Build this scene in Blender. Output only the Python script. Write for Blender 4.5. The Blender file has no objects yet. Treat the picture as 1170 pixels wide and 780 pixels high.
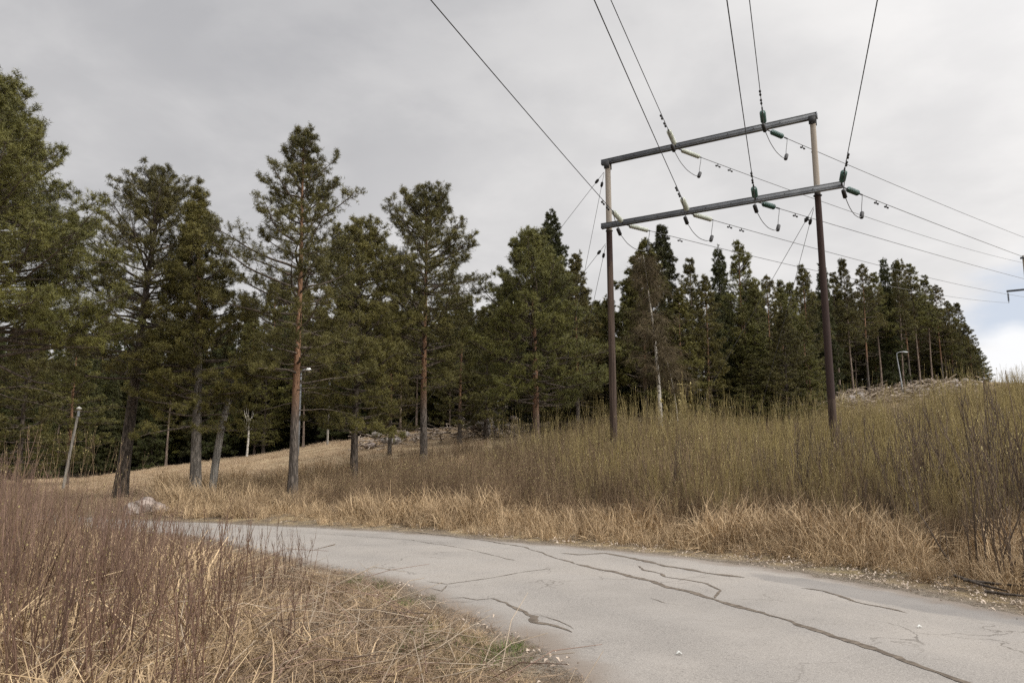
import bpy, math, random
import numpy as np
from mathutils import Vector, Matrix, noise as mnoise
R = math.radians
PI = math.pi
SC = bpy.context.scene
COL = SC.collection

# ------------------------------------------------------------------ camera, light, exposure
F_PX = 860.0                       # focal length in photo pixels (photo 1170 x 780)
PITCH = R(8.9)
EYE = 1.6
cam_d = bpy.data.cameras.new('camera')
cam_d.sensor_width = 36.0
cam_d.lens = 36.0 * F_PX / 1170.0
cam_d.clip_start = 0.05
cam_d.clip_end = 9000.0
cam = bpy.data.objects.new('camera', cam_d)
COL.objects.link(cam)
cam.location = (0, 0, EYE)
cam.rotation_euler = (R(90) + PITCH, 0, 0)
SC.camera = cam

SUN_EL, SUN_AZ = R(42), R(118)     # azimuth clockwise from +Y: over the right shoulder
sun_dir = Vector((math.sin(SUN_AZ) * math.cos(SUN_EL), math.cos(SUN_AZ) * math.cos(SUN_EL), math.sin(SUN_EL)))
sd = bpy.data.lights.new('sun', 'SUN')
sd.energy = 1.5
sd.angle = R(12)
sd.color = (1.0, 0.95, 0.87)
sun = bpy.data.objects.new('sun', sd)
COL.objects.link(sun)
sun.rotation_euler = (-sun_dir).to_track_quat('-Z', 'Y').to_euler()
sun.location = (30, -20, 60)

SC.view_settings.view_transform = 'Standard'
SC.view_settings.look = 'None'
SC.view_settings.exposure = 0.0
SC.view_settings.gamma = 1.0
SC.view_settings.use_curve_mapping = False
SC.render.engine = 'CYCLES'
SC.cycles.max_bounces = 5
SC.cycles.diffuse_bounces = 3
SC.cycles.transparent_max_bounces = 6
SC.cycles.use_denoising = False


class NT:
    """small helper to wire nodes"""
    def __init__(s, tree):
        s.t = tree
        s.n = tree.nodes
        s.l = tree.links

    def node(s, typ, **kw):
        nd = s.n.new(typ)
        for k, v in kw.items():
            setattr(nd, k, v)
        return nd

    def link(s, a, b):
        s.l.new(a, b)

    def put(s, sock, v):
        if isinstance(v, bpy.types.NodeSocket):
            s.l.new(v, sock)
        elif isinstance(v, (tuple, list)) and len(v) == 3 and sock.type == 'RGBA':
            sock.default_value = (*v, 1)
        else:
            sock.default_value = v

    def math(s, op, a, b=0.0, c=0.0, clamp=False):
        m = s.node('ShaderNodeMath', operation=op)
        m.use_clamp = clamp
        s.put(m.inputs[0], a)
        s.put(m.inputs[1], b)
        s.put(m.inputs[2], c)
        return m.outputs[0]

    def vmath(s, op, a, b=(0, 0, 0)):
        m = s.node('ShaderNodeVectorMath', operation=op)
        s.put(m.inputs[0], a)
        s.put(m.inputs[1], b)
        return m.outputs['Value' if op in ('DOT_PRODUCT', 'LENGTH', 'DISTANCE') else 'Vector']

    def noise(s, vec, scale, detail=4, rough=0.55, dist=0.0):
        nd = s.node('ShaderNodeTexNoise')
        if vec is not None:
            s.l.new(vec, nd.inputs['Vector'])
        nd.inputs['Scale'].default_value = scale
        nd.inputs['Detail'].default_value = detail
        nd.inputs['Roughness'].default_value = rough
        nd.inputs['Distortion'].default_value = dist
        return nd.outputs['Fac']

    def ramp(s, fac, lo, hi):
        m = s.node('ShaderNodeMapRange')
        m.interpolation_type = 'SMOOTHSTEP'
        s.put(m.inputs['Value'], fac)
        m.inputs['From Min'].default_value = lo
        m.inputs['From Max'].default_value = hi
        return m.outputs['Result']

    def mix(s, fac, a, b, mode='MIX'):
        m = s.node('ShaderNodeMix', data_type='RGBA', blend_type=mode)
        s.put(m.inputs[0], fac)
        s.put(m.inputs[6], a)
        s.put(m.inputs[7], b)
        return m.outputs[2]

    def mapping(s, vec, scale=(1, 1, 1), loc=(0, 0, 0)):
        m = s.node('ShaderNodeMapping')
        s.l.new(vec, m.inputs['Vector'])
        m.inputs['Scale'].default_value = scale
        m.inputs['Location'].default_value = loc
        return m.outputs[0]


def px_dir(px, py):
    a = (px - 585.0) / F_PX
    b = (390.0 - py) / F_PX
    c, s_ = math.cos(PITCH), math.sin(PITCH)
    return Vector((a, c - b * s_, s_ + b * c))


def at(px, py, Y):
    d = px_dir(px, py)
    k = Y / d.y
    return Vector((d.x * k, Y, EYE + d.z * k))


def ground_px(px, py, z=0.0):
    d = px_dir(px, py)
    k = (z - EYE) / d.z
    return Vector((d.x * k, d.y * k, z))


# ------------------------------------------------------------------ sky: Nishita behind a deck of grey cloud
w = bpy.data.worlds.new('World')
SC.world = w
w.use_nodes = True
n = NT(w.node_tree)
n.n.clear()
out = n.node('ShaderNodeOutputWorld')
bg = n.node('ShaderNodeBackground')
bg.inputs['Strength'].default_value = 0.1
sky = n.node('ShaderNodeTexSky', sky_type='NISHITA')
sky.sun_disc = False
sky.sun_elevation = SUN_EL
sky.sun_rotation = SUN_AZ
tc = n.node('ShaderNodeTexCoord')
dirv = tc.outputs['Generated']
sep = n.node('ShaderNodeSeparateXYZ')
n.link(dirv, sep.inputs[0])
dz = sep.outputs['Z']
# flatten the direction onto a cloud deck so that clouds get smaller towards the horizon
den = n.math('ADD', n.math('MAXIMUM', dz, 0.0), 0.22)
comb = n.node('ShaderNodeCombineXYZ')
n.link(n.math('DIVIDE', sep.outputs['X'], den), comb.inputs[0])
n.link(n.math('DIVIDE', sep.outputs['Y'], den), comb.inputs[1])
deck = comb.outputs[0]
n1 = n.noise(deck, 0.9, 5, 0.5, 0.3)
n2 = n.noise(n.mapping(deck, (1, 1, 1), (5.2, 1.7, 0)), 2.6, 6, 0.55, 0.2)
base_v = n.math('ADD', n.math('MULTIPLY', n.ramp(n1, 0.36, 0.66), 0.55), n.math('MULTIPLY', n.ramp(n2, 0.36, 0.66), 0.45))
# brighter towards the right and towards the horizon, where the deck thins
side = n.math('MULTIPLY_ADD', sep.outputs['X'], 1.25, 0.30, clamp=True)
low = n.math('SUBTRACT', 1.0, n.ramp(dz, 0.02, 0.55))
thin = n.math('ADD', n.math('MULTIPLY', side, 0.55), n.math('MULTIPLY', low, 0.32))
tone = n.math('ADD', n.math('MULTIPLY', base_v, 0.40), n.math('MULTIPLY', thin, 0.80), clamp=True)
cloud = n.mix(tone, (4.45, 4.46, 4.66), (9.9, 9.7, 9.5))
# the unseen deck overhead and towards the sun is boosted to light the ground
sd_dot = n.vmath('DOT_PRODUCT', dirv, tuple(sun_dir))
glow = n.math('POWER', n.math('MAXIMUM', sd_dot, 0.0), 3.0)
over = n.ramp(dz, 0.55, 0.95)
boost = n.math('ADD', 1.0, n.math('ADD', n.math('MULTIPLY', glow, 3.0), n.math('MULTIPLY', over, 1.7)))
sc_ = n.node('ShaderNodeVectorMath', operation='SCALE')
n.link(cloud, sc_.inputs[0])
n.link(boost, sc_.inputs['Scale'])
# a break in the deck low at the right: blue sky and a white heap cloud in it
gap_d = px_dir(1165, 372).normalized()
gd = n.vmath('DISTANCE', dirv, tuple(gap_d))
gn = n.noise(n.mapping(dirv, (1, 1, 2.2)), 7.0, 5, 0.55)
gmask = n.math('SUBTRACT', 1.0, n.ramp(n.math('ADD', gd, n.math('MULTIPLY', gn, 0.16)), 0.105, 0.175))
blue = n.mix(0.8, sky.outputs[0], (7.4, 7.9, 8.9))
heap_d = px_dir(1155, 412).normalized()
hd = n.vmath('DISTANCE', n.vmath('MULTIPLY', dirv, (1, 1, 1.5)), tuple(Vector((heap_d.x, heap_d.y, heap_d.z * 1.5))))
hmask = n.math('SUBTRACT', 1.0, n.ramp(n.math('ADD', hd, n.math('MULTIPLY', gn, 0.10)), 0.085, 0.12))
gapcol = n.mix(hmask, blue, (9.9, 9.95, 10.1))
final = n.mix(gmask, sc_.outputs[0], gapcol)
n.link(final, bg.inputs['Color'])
n.link(bg.outputs[0], out.inputs[0])


# ------------------------------------------------------------------ materials
def new_mat(name):
    m = bpy.data.materials.new(name)
    m.use_nodes = True
    t = NT(m.node_tree)
    b = m.node_tree.nodes['Principled BSDF']
    b.inputs['Specular IOR Level'].default_value = 0.25
    return m, t, b


def obj_coord(t):
    return t.node('ShaderNodeTexCoord').outputs['Object']


def world_pos(t):
    return t.node('ShaderNodeNewGeometry').outputs['Position']


def mat_foliage(name, dark, light, rough=0.6, cl=0.55, transl=0.0):
    m, t, b = new_mat(name)
    g = t.node('ShaderNodeNewGeometry')
    oi = t.node('ShaderNodeObjectInfo')
    clump = t.noise(obj_coord(t), cl, 3, 0.6)
    f = t.math('ADD', t.math('MULTIPLY', g.outputs['Random Per Island'], 0.55), t.math('MULTIPLY', t.ramp(clump, 0.35, 0.68), 0.45))
    c = t.mix(f, dark, light)
    hs = t.node('ShaderNodeHueSaturation')
    t.link(c, hs.inputs['Color'])
    t.link(t.math('MULTIPLY_ADD', oi.outputs['Random'], 0.022, 0.490), hs.inputs['Hue'])
    t.link(t.math('MULTIPLY_ADD', oi.outputs['Random'], 0.35, 0.82), hs.inputs['Value'])
    t.link(hs.outputs[0], b.inputs['Base Color'])
    b.inputs['Roughness'].default_value = rough
    b.inputs['Specular IOR Level'].default_value = 0.3
    return m


def mat_simple(name, dark, light, scale=(1, 1, 1), ns=6.0, rough=0.8, bump=0.0, detail=5, lo=0.35, hi=0.7, metal=0.0, spec=0.25):
    m, t, b = new_mat(name)
    v = t.mapping(obj_coord(t), scale)
    f = t.noise(v, ns, detail, 0.6)
    t.link(t.mix(t.ramp(f, lo, hi), dark, light), b.inputs['Base Color'])
    b.inputs['Roughness'].default_value = rough
    b.inputs['Metallic'].default_value = metal
    b.inputs['Specular IOR Level'].default_value = spec
    if bump:
        bp = t.node('ShaderNodeBump')
        bp.inputs['Strength'].default_value = bump
        bp.inputs['Distance'].default_value = 0.02
        t.link(f, bp.inputs['Height'])
        t.link(bp.outputs[0], b.inputs['Normal'])
    return m


def mat_pinebark(name, low, high, z0, z1):
    """plated grey bark below, thin orange bark above (the pine's own colours)"""
    m, t, b = new_mat(name)
    oc = obj_coord(t)
    s = t.node('ShaderNodeSeparateXYZ')
    t.link(oc, s.inputs[0])
    v = t.node('ShaderNodeTexVoronoi')
    t.link(t.mapping(oc, (9, 9, 2.6)), v.inputs['Vector'])
    v.inputs['Scale'].default_value = 1.6
    nz = t.noise(t.mapping(oc, (6, 6, 1.2)), 2.0, 5, 0.65)
    z = t.math('ADD', s.outputs['Z'], t.math('MULTIPLY', nz, 1.6))
    f = t.ramp(z, z0 + 0.8, z1 + 0.8)
    plates = t.ramp(v.outputs['Distance'], 0.05, 0.5)
    lowc = t.mix(plates, low, tuple(c * 0.42 for c in low))
    lowc = t.mix(t.ramp(nz, 0.4, 0.75), lowc, tuple(c * 1.5 for c in low))
    highc = t.mix(t.ramp(nz, 0.35, 0.7), high, tuple(c * 0.5 for c in high))
    t.link(t.mix(f, lowc, highc), b.inputs['Base Color'])
    b.inputs['Roughness'].default_value = 0.9
    bp = t.node('ShaderNodeBump')
    bp.inputs['Strength'].default_value = 0.8
    bp.inputs['Distance'].default_value = 0.04
    bp.invert = True
    t.link(plates, bp.inputs['Height'])
    t.link(bp.outputs[0], b.inputs['Normal'])
    return m


def mat_birch():
    m, t, b = new_mat('birch_bark')
    oc = obj_coord(t)
    nz = t.noise(t.mapping(oc, (2.2, 2.2, 5.5)), 2.4, 4, 0.6)
    t.link(t.mix(t.ramp(nz, 0.52, 0.62), (0.50, 0.46, 0.40), (0.05, 0.045, 0.04)), b.inputs['Base Color'])
    b.inputs['Roughness'].default_value = 0.8
    return m


def mat_pole():
    m, t, b = new_mat('pole_wood')
    oc = obj_coord(t)
    s = t.node('ShaderNodeSeparateXYZ')
    t.link(oc, s.inputs[0])
    grain = t.noise(t.mapping(oc, (14, 14, 0.35)), 1.6, 5, 0.65)
    blot = t.noise(oc, 1.2, 3, 0.6)
    at_ = t.node('ShaderNodeAttribute', attribute_name='weather')
    wv = at_.outputs['Fac']
    grey = t.mix(grain, (0.17, 0.145, 0.12), (0.42, 0.37, 0.31))
    tar = t.mix(grain, (0.018, 0.013, 0.012), (0.06, 0.035, 0.03))
    red = t.mix(t.ramp(grain, 0.35, 0.7), (0.034, 0.022, 0.016), (0.115, 0.080, 0.060))
    jit = t.math('MULTIPLY', t.math('SUBTRACT', blot, 0.5), 0.5)
    wj = t.math('ADD', wv, jit)
    c = t.mix(t.ramp(wj, 0.6, 1.0), red, tar)
    c = t.mix(t.ramp(wv, 1.3, 1.6), c, grey)
    t.link(c, b.inputs['Base Color'])
    b.inputs['Roughness'].default_value = 0.85
    bp = t.node('ShaderNodeBump')
    bp.inputs['Strength'].default_value = 0.5
    bp.inputs['Distance'].default_value = 0.015
    t.link(grain, bp.inputs['Height'])
    t.link(bp.outputs[0], b.inputs['Normal'])
    return m


def mat_road():
    m, t, b = new_mat('asphalt_old')
    p = world_pos(t)
    fine = t.noise(p, 95.0, 3, 0.75)
    spots = t.noise(p, 34.0, 3, 0.7)
    mid = t.noise(p, 1.1, 5, 0.62, 0.4)
    big = t.noise(t.mapping(p, (1, 1, 1), (7, 3, 0)), 0.33, 4, 0.55, 0.5)
    c = t.mix(t.ramp(big, 0.35, 0.66), (0.178, 0.163, 0.148), (0.250, 0.226, 0.200))
    c = t.mix(t.math('MULTIPLY', t.ramp(mid, 0.42, 0.72), 0.55), c, (0.205, 0.192, 0.180))
    c = t.mix(t.math('MULTIPLY', t.ramp(fine, 0.40, 0.70), 0.65), c, (0.40, 0.37, 0.33))
    c = t.mix(t.math('MULTIPLY', t.ramp(spots, 0.54, 0.72), 0.75), c, (0.115, 0.102, 0.090))
    # dark newer repair towards the verge on the right
    pc = ground_px(1010, 683)
    dv = (ground_px(1110, 702) - ground_px(915, 667)).normalized()
    mp = t.node('ShaderNodeMapping', vector_type='TEXTURE')
    t.link(p, mp.inputs['Vector'])
    mp.inputs['Location'].default_value = (pc.x, pc.y, 0)
    mp.inputs['Rotation'].default_value = (0, 0, math.atan2(dv.y, dv.x))
    mp.inputs['Scale'].default_value = (2.1, 0.42, 4)
    pl = t.vmath('LENGTH', mp.outputs[0])
    pm = t.math('SUBTRACT', 1.0, t.ramp(t.math('ADD', pl, t.math('MULTIPLY', t.math('SUBTRACT', mid, 0.5), 1.2)), 0.75, 1.05))
    c = t.mix(t.math('MULTIPLY', pm, 0.55), c, (0.125, 0.120, 0.118))
    # two paler, polished wheel tracks each way
    ac = t.node('ShaderNodeAttribute', attribute_name='across')
    tr_ = t.math('ABSOLUTE', t.math('SINE', t.math('MULTIPLY', ac.outputs['Fac'], 4 * PI)))
    c = t.mix(t.math('MULTIPLY', t.math('MULTIPLY', tr_, t.ramp(mid, 0.3, 0.6)), 0.26), c, (0.33, 0.30, 0.265))
    ed = t.node('ShaderNodeAttribute', attribute_name='edge')
    e = t.ramp(t.math('ADD', ed.outputs['Fac'], t.math('MULTIPLY', t.math('SUBTRACT', mid, 0.5), 0.35)), 0.84, 1.0)
    c = t.mix(t.math('MULTIPLY', e, 0.75), c, (0.17, 0.135, 0.105))
    # hairline crazing
    vo = t.node('ShaderNodeTexVoronoi', feature='DISTANCE_TO_EDGE')
    wob = t.node('ShaderNodeVectorMath', operation='ADD')
    nc = t.node('ShaderNodeTexNoise')
    t.link(p, nc.inputs['Vector'])
    nc.inputs['Scale'].default_value = 1.7
    nc.inputs['Detail'].default_value = 6
    t.link(nc.outputs['Color'], wob.inputs[0])
    t.link(p, wob.inputs[1])
    t.link(wob.outputs[0], vo.inputs['Vector'])
    vo.inputs['Scale'].default_value = 0.8
    hair = t.math('SUBTRACT', 1.0, t.ramp(vo.outputs['Distance'], 0.002, 0.014))
    hm = t.ramp(t.noise(t.mapping(p, (1, 1, 1), (2, 9, 0)), 0.45, 2, 0.5), 0.50, 0.62)
    hf = t.math('MULTIPLY', t.math('MULTIPLY', hair, hm), 0.75)
    c = t.mix(hf, c, (0.10, 0.086, 0.072))
    t.link(c, b.inputs['Base Color'])
    b.inputs['Roughness'].default_value = 0.88
    b.inputs['Specular IOR Level'].default_value = 0.3
    bp = t.node('ShaderNodeBump')
    bp.inputs['Strength'].default_value = 0.45
    bp.inputs['Distance'].default_value = 0.006
    t.link(t.math('SUBTRACT', fine, hf), bp.inputs['Height'])
    t.link(bp.outputs[0], b.inputs['Normal'])
    return m


def mat_ground():
    m, t, b = new_mat('ground_soil')
    p = world_pos(t)
    nf = t.noise(p, 22.0, 5, 0.7)
    nm = t.noise(p, 2.1, 5, 0.62)
    nb = t.noise(p, 0.28, 4, 0.55)
    soil = t.mix(t.ramp(nf, 0.3, 0.7), (0.055, 0.042, 0.031), (0.21, 0.160, 0.105))
    straw = t.mix(t.ramp(nf, 0.3, 0.72), (0.16, 0.115, 0.062), (0.38, 0.29, 0.165))
    c = t.mix(t.ramp(nm, 0.4, 0.62), soil, straw)
    c = t.mix(t.math('MULTIPLY', t.ramp(nb, 0.55, 0.75), 0.25), c, (0.10, 0.105, 0.035))
    fa = t.node('ShaderNodeAttribute', attribute_name='field')
    rows = t.noise(t.mapping(p, (0.12, 1.1, 0.3)), 1.0, 4, 0.6)
    fcol = t.mix(t.ramp(rows, 0.38, 0.62), (0.20, 0.140, 0.080), (0.40, 0.31, 0.19))
    fcol = t.mix(t.math('MULTIPLY', t.ramp(nf, 0.35, 0.7), 0.4), fcol, (0.15, 0.10, 0.055))
    c = t.mix(fa.outputs['Fac'], c, fcol)
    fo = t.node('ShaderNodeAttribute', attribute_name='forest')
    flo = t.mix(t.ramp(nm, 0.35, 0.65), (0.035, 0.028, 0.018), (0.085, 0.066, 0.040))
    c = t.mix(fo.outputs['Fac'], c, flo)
    gr = t.node('ShaderNodeAttribute', attribute_name='gravel')
    vor = t.node('ShaderNodeTexVoronoi')
    t.link(p, vor.inputs['Vector'])
    vor.inputs['Scale'].default_value = 45.0
    sepc = t.node('ShaderNodeSeparateColor')
    t.link(vor.outputs['Color'], sepc.inputs[0])
    gcol = t.mix(sepc.outputs[0], (0.085, 0.068, 0.052), (0.25, 0.215, 0.175))
    gm = t.math('MULTIPLY', gr.outputs['Fac'], t.math('MULTIPLY_ADD', t.ramp(nm, 0.3, 0.6), 0.5, 0.5))
    c = t.mix(gm, c, gcol)
    t.link(c, b.inputs['Base Color'])
    b.inputs['Roughness'].default_value = 0.95
    bp = t.node('ShaderNodeBump')
    bp.inputs['Strength'].default_value = 0.8
    bp.inputs['Distance'].default_value = 0.05
    t.link(nf, bp.inputs['Height'])
    t.link(bp.outputs[0], b.inputs['Normal'])
    return m


def mat_blade(name, dark, light, rough=0.75, spread=1.0, tip=None):
    """dry grass, twigs and leaves: colour varies from blade to blade and patch to patch"""
    m, t, b = new_mat(name)
    g = t.node('ShaderNodeNewGeometry')
    oi = t.node('ShaderNodeObjectInfo')
    patch = t.noise(g.outputs['Position'], 0.9, 3, 0.6)
    f = t.math('ADD', t.math('MULTIPLY', g.outputs['Random Per Island'], 0.6),
               t.math('ADD', t.math('MULTIPLY', oi.outputs['Random'], 0.15), t.math('MULTIPLY', t.ramp(patch, 0.35, 0.7), 0.25)))
    c = t.mix(f, dark, light)
    if tip is not None:
        s = t.node('ShaderNodeAttribute', attribute_name='hgt')
        c = t.mix(t.ramp(s.outputs['Fac'], 0.25, 0.8), c, t.mix(g.outputs['Random Per Island'], tip, tuple(x * 1.9 for x in tip)))
    t.link(c, b.inputs['Base Color'])
    b.inputs['Roughness'].default_value = rough
    return m


def mat_flat(name, c, rough=0.6, metal=0.0, spec=0.4):
    return mat_simple(name, tuple(x * 0.8 for x in c), tuple(min(1, x * 1.15) for x in c), (1, 1, 1), 4.0, rough, 0, 4, 0.35, 0.65, metal, spec)


M = {}
M['pine'] = mat_foliage('pine_needles', (0.044, 0.044, 0.010), (0.168, 0.150, 0.038))
M['pine_warm'] = mat_foliage('pine_needles_warm', (0.050, 0.046, 0.010), (0.180, 0.154, 0.038))
M['spruce'] = mat_foliage('spruce_needles', (0.026, 0.031, 0.009), (0.086, 0.088, 0.026))
M['bark'] = mat_pinebark('pine_bark', (0.125, 0.104, 0.086), (0.29, 0.165, 0.098), 2.3, 4.0)
M['bark_grey'] = mat_pinebark('pine_bark_grey', (0.20, 0.176, 0.148), (0.20, 0.115, 0.070), 4.5, 8.0)
M['bark_low'] = mat_pinebark('pine_bark_orange', (0.23, 0.165, 0.12), (0.30, 0.170, 0.105), 1.6, 3.0)
M['limb'] = mat_simple('limb_bark', (0.055, 0.045, 0.036), (0.17, 0.135, 0.105), (4, 4, 4), 3, 0.95)
M['bark_dark'] = mat_simple('dark_bark', (0.035, 0.028, 0.022), (0.13, 0.105, 0.085), (4, 4, 1), 4, 0.95, 0.5)
M['bark_pale'] = mat_simple('pale_thin_bark', (0.11, 0.083, 0.066), (0.27, 0.205, 0.16), (4, 4, 1), 4, 0.95, 0.3)
M['birch'] = mat_birch()
M['birch_twig'] = mat_blade('birch_twigs', (0.045, 0.035, 0.018), (0.17, 0.125, 0.065))
M['snag'] = mat_simple('weathered_wood', (0.13, 0.12, 0.105), (0.36, 0.33, 0.285), (12, 12, 0.5), 2.0, 0.9, 0.4)
M['pole'] = mat_pole()
M['steel'] = mat_simple('painted_steel', (0.115, 0.123, 0.136), (0.185, 0.195, 0.210), (1, 1, 1), 1.5, 0.55, 0.05, 5, 0.3, 0.7, 0.2, 0.4)
M['galv'] = mat_simple('galvanised_steel', (0.16, 0.165, 0.17), (0.30, 0.31, 0.32), (1, 1, 1), 6, 0.45, 0, 4, 0.3, 0.7, 0.7, 0.5)
M['iron'] = mat_flat('dark_iron', (0.035, 0.034, 0.034), 0.55, 0.4)
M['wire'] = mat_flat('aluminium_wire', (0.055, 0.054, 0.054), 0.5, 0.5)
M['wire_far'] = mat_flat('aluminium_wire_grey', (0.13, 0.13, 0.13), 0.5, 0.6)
M['glass_pale'] = mat_simple('pale_glass', (0.33, 0.35, 0.29), (0.52, 0.54, 0.46), (1, 1, 1), 3, 0.15, 0, 3, 0.3, 0.7, 0, 0.6)
M['glass_dark'] = mat_simple('green_glass', (0.014, 0.045, 0.036), (0.04, 0.105, 0.085), (1, 1, 1), 3, 0.12, 0, 3, 0.3, 0.7, 0, 0.6)
M['road'] = mat_road()
M['crack'] = mat_simple('crack_fill', (0.085, 0.068, 0.052), (0.165, 0.135, 0.105), (1, 1, 1), 14, 0.95)
M['ground'] = mat_ground()
M['grass'] = mat_blade('dry_grass', (0.115, 0.072, 0.040), (0.70, 0.52, 0.31), 0.7)
M['grass_brown'] = mat_blade('brown_grass', (0.075, 0.050, 0.034), (0.40, 0.29, 0.19), 0.8)
M['grass_pale'] = mat_blade('dry_grass_pale', (0.19, 0.125, 0.075), (0.62, 0.48, 0.32), 0.7)
M['grass_green'] = mat_blade('green_grass', (0.045, 0.075, 0.015), (0.14, 0.18, 0.045), 0.6)
M['litter'] = mat_blade('leaf_litter', (0.13, 0.085, 0.055), (0.62, 0.52, 0.42), 0.8)
M['willow'] = mat_blade('willow_stems', (0.070, 0.050, 0.032), (0.33, 0.235, 0.145), 0.65, tip=(0.180, 0.140, 0.054))
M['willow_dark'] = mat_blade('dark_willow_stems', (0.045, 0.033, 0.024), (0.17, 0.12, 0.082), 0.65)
M['willow_leaf'] = mat_blade('willow_buds', (0.20, 0.165, 0.06), (0.48, 0.40, 0.19), 0.6)
M['twig_brown'] = mat_blade('brown_twigs', (0.08, 0.052, 0.032), (0.29, 0.20, 0.12), 0.7)
M['twig_red'] = mat_blade('red_twigs', (0.085, 0.050, 0.038), (0.31, 0.205, 0.150), 0.6)
M['twig_dark'] = mat_blade('dark_red_twigs', (0.052, 0.030, 0.021), (0.225, 0.138, 0.095), 0.6)
M['stem_dead'] = mat_blade('dead_stems', (0.15, 0.115, 0.08), (0.42, 0.34, 0.25), 0.8)
M['stone'] = mat_simple('granite', (0.16, 0.14, 0.125), (0.42, 0.37, 0.33), (1, 1, 1), 2.5, 0.9, 0.4)
M['stone_pink'] = mat_simple('granite_pink', (0.13, 0.105, 0.09), (0.40, 0.33, 0.285), (1, 1, 1), 2.5, 0.9, 0.4)
M['log'] = mat_simple('felled_wood', (0.16, 0.125, 0.095), (0.46, 0.38, 0.30), (1, 1, 1), 3.5, 0.9, 0.2)
M['lamp_head'] = mat_flat('lamp_globe', (0.36, 0.35, 0.31), 0.5)
M['lamp_white'] = mat_flat('lamp_shell', (0.62, 0.62, 0.58), 0.4)


# ------------------------------------------------------------------ geometry helpers
class G:
    """collects vertices and faces, then links ONE mesh object"""
    def __init__(s):
        s.v = []
        s.f3 = []
        s.f4 = []
        s.m3 = []
        s.m4 = []
        s.nv = 0

    def add(s, v, f, mat=0):
        v = np.asarray(v, dtype=np.float32).reshape(-1, 3)
        f = np.asarray(f, dtype=np.int32)
        s.v.append(v)
        f = f + s.nv
        if f.shape[1] == 3:
            s.f3.append(f)
            s.m3.append(np.full(len(f), mat, dtype=np.int32))
        else:
            s.f4.append(f)
            s.m4.append(np.full(len(f), mat, dtype=np.int32))
        s.nv += len(v)

    def tube(s, pts, rad, n=6, mat=0, cap=False):
        pts = np.asarray(pts, dtype=np.float64)
        k = len(pts)
        rad = np.broadcast_to(np.asarray(rad, dtype=np.float64), (k,))
        tan = np.gradient(pts, axis=0)
        tan /= np.linalg.norm(tan, axis=1)[:, None] + 1e-9
        ref = np.array([0.0, 0, 1]) if abs(tan[0][2]) < 0.8 else np.array([1.0, 0.1, 0])
        u = np.cross(tan, ref)
        u /= np.linalg.norm(u, axis=1)[:, None] + 1e-9
        vv = np.cross(tan, u)
        a = np.arange(n) * 2 * PI / n
        ring = (u[:, None, :] * np.cos(a)[None, :, None] + vv[:, None, :] * np.sin(a)[None, :, None]) * rad[:, None, None] + pts[:, None, :]
        V = ring.reshape(-1, 3)
        i = np.arange(k - 1)[:, None] * n
        j = np.arange(n)[None, :]
        j2 = (j + 1) % n
        F = np.stack([i + j, i + j2, i + n + j2, i + n + j], -1).reshape(-1, 4)
        s.add(V, F, mat)
        if cap:
            for base, p, fl in ((0, pts[0], 1), ((k - 1) * n, pts[-1], 0)):
                ringv = V[base:base + n]
                tri = [[n, (q + 1) % n, q] if not fl else [n, q, (q + 1) % n] for q in range(n)]
                s.add(np.vstack([ringv, p[None]]), tri, mat)

    def box(s, c, size, mat=0, rot=None, bevel=0.0):
        x, y, z = [q / 2 for q in size]
        V = np.array([[-x, -y, -z], [x, -y, -z], [x, y, -z], [-x, y, -z], [-x, -y, z], [x, -y, z], [x, y, z], [-x, y, z]])
        if rot is not None:
            V = V @ np.array(rot).T
        s.add(V + np.array(c), [[0, 3, 2, 1], [4, 5, 6, 7], [0, 1, 5, 4], [1, 2, 6, 5], [2, 3, 7, 6], [3, 0, 4, 7]], mat)

    def build(s, name, mats, parent=None, smooth=False, attrs=None, link=True):
        me = bpy.data.meshes.new(name)
        V = np.vstack(s.v) if s.v else np.zeros((0, 3), np.float32)
        f3 = np.vstack(s.f3) if s.f3 else np.zeros((0, 3), np.int32)
        f4 = np.vstack(s.f4) if s.f4 else np.zeros((0, 4), np.int32)
        me.vertices.add(len(V))
        me.vertices.foreach_set('co', V.astype(np.float32).ravel())
        nl = f3.size + f4.size
        me.loops.add(nl)
        me.loops.foreach_set('vertex_index', np.concatenate([f3.ravel(), f4.ravel()]).astype(np.int32))
        nf = len(f3) + len(f4)
        me.polygons.add(nf)
        st = np.concatenate([np.arange(len(f3)) * 3, len(f3) * 3 + np.arange(len(f4)) * 4]).astype(np.int32)
        me.polygons.foreach_set('loop_start', st)
        mi = np.concatenate([np.concatenate(s.m3) if s.m3 else np.zeros(0, np.int32), np.concatenate(s.m4) if s.m4 else np.zeros(0, np.int32)])
        if not isinstance(mats, (list, tuple)):
            mats = [mats]
        for mm in mats:
            me.materials.append(mm)
        me.polygons.foreach_set('material_index', mi.astype(np.int32))
        if smooth:
            me.polygons.foreach_set('use_smooth', np.ones(nf, dtype=bool))
        if attrs:
            for an, av in attrs.items():
                a = me.attributes.new(an, 'FLOAT', 'POINT')
                a.data.foreach_set('value', np.asarray(av, dtype=np.float32))
        me.update()
        me.validate()
        o = bpy.data.objects.new(name, me)
        if link:
            COL.objects.link(o)
        if parent is not None:
            o.parent = parent
        return o

    def hgt_attr(s):
        V = np.vstack(s.v)
        return V[:, 2]


def tag(o, label=None, cat=None, group=None, kind=None):
    if label:
        o['label'] = label
    if cat:
        o['category'] = cat
    if group:
        o['group'] = group
    if kind:
        o['kind'] = kind
    return o


def empty(name, loc, rz=0.0):
    e = bpy.data.objects.new(name, None)
    e.empty_display_size = 0.3
    COL.objects.link(e)
    e.location = loc
    e.rotation_euler = (0, 0, rz)
    return e


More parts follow.
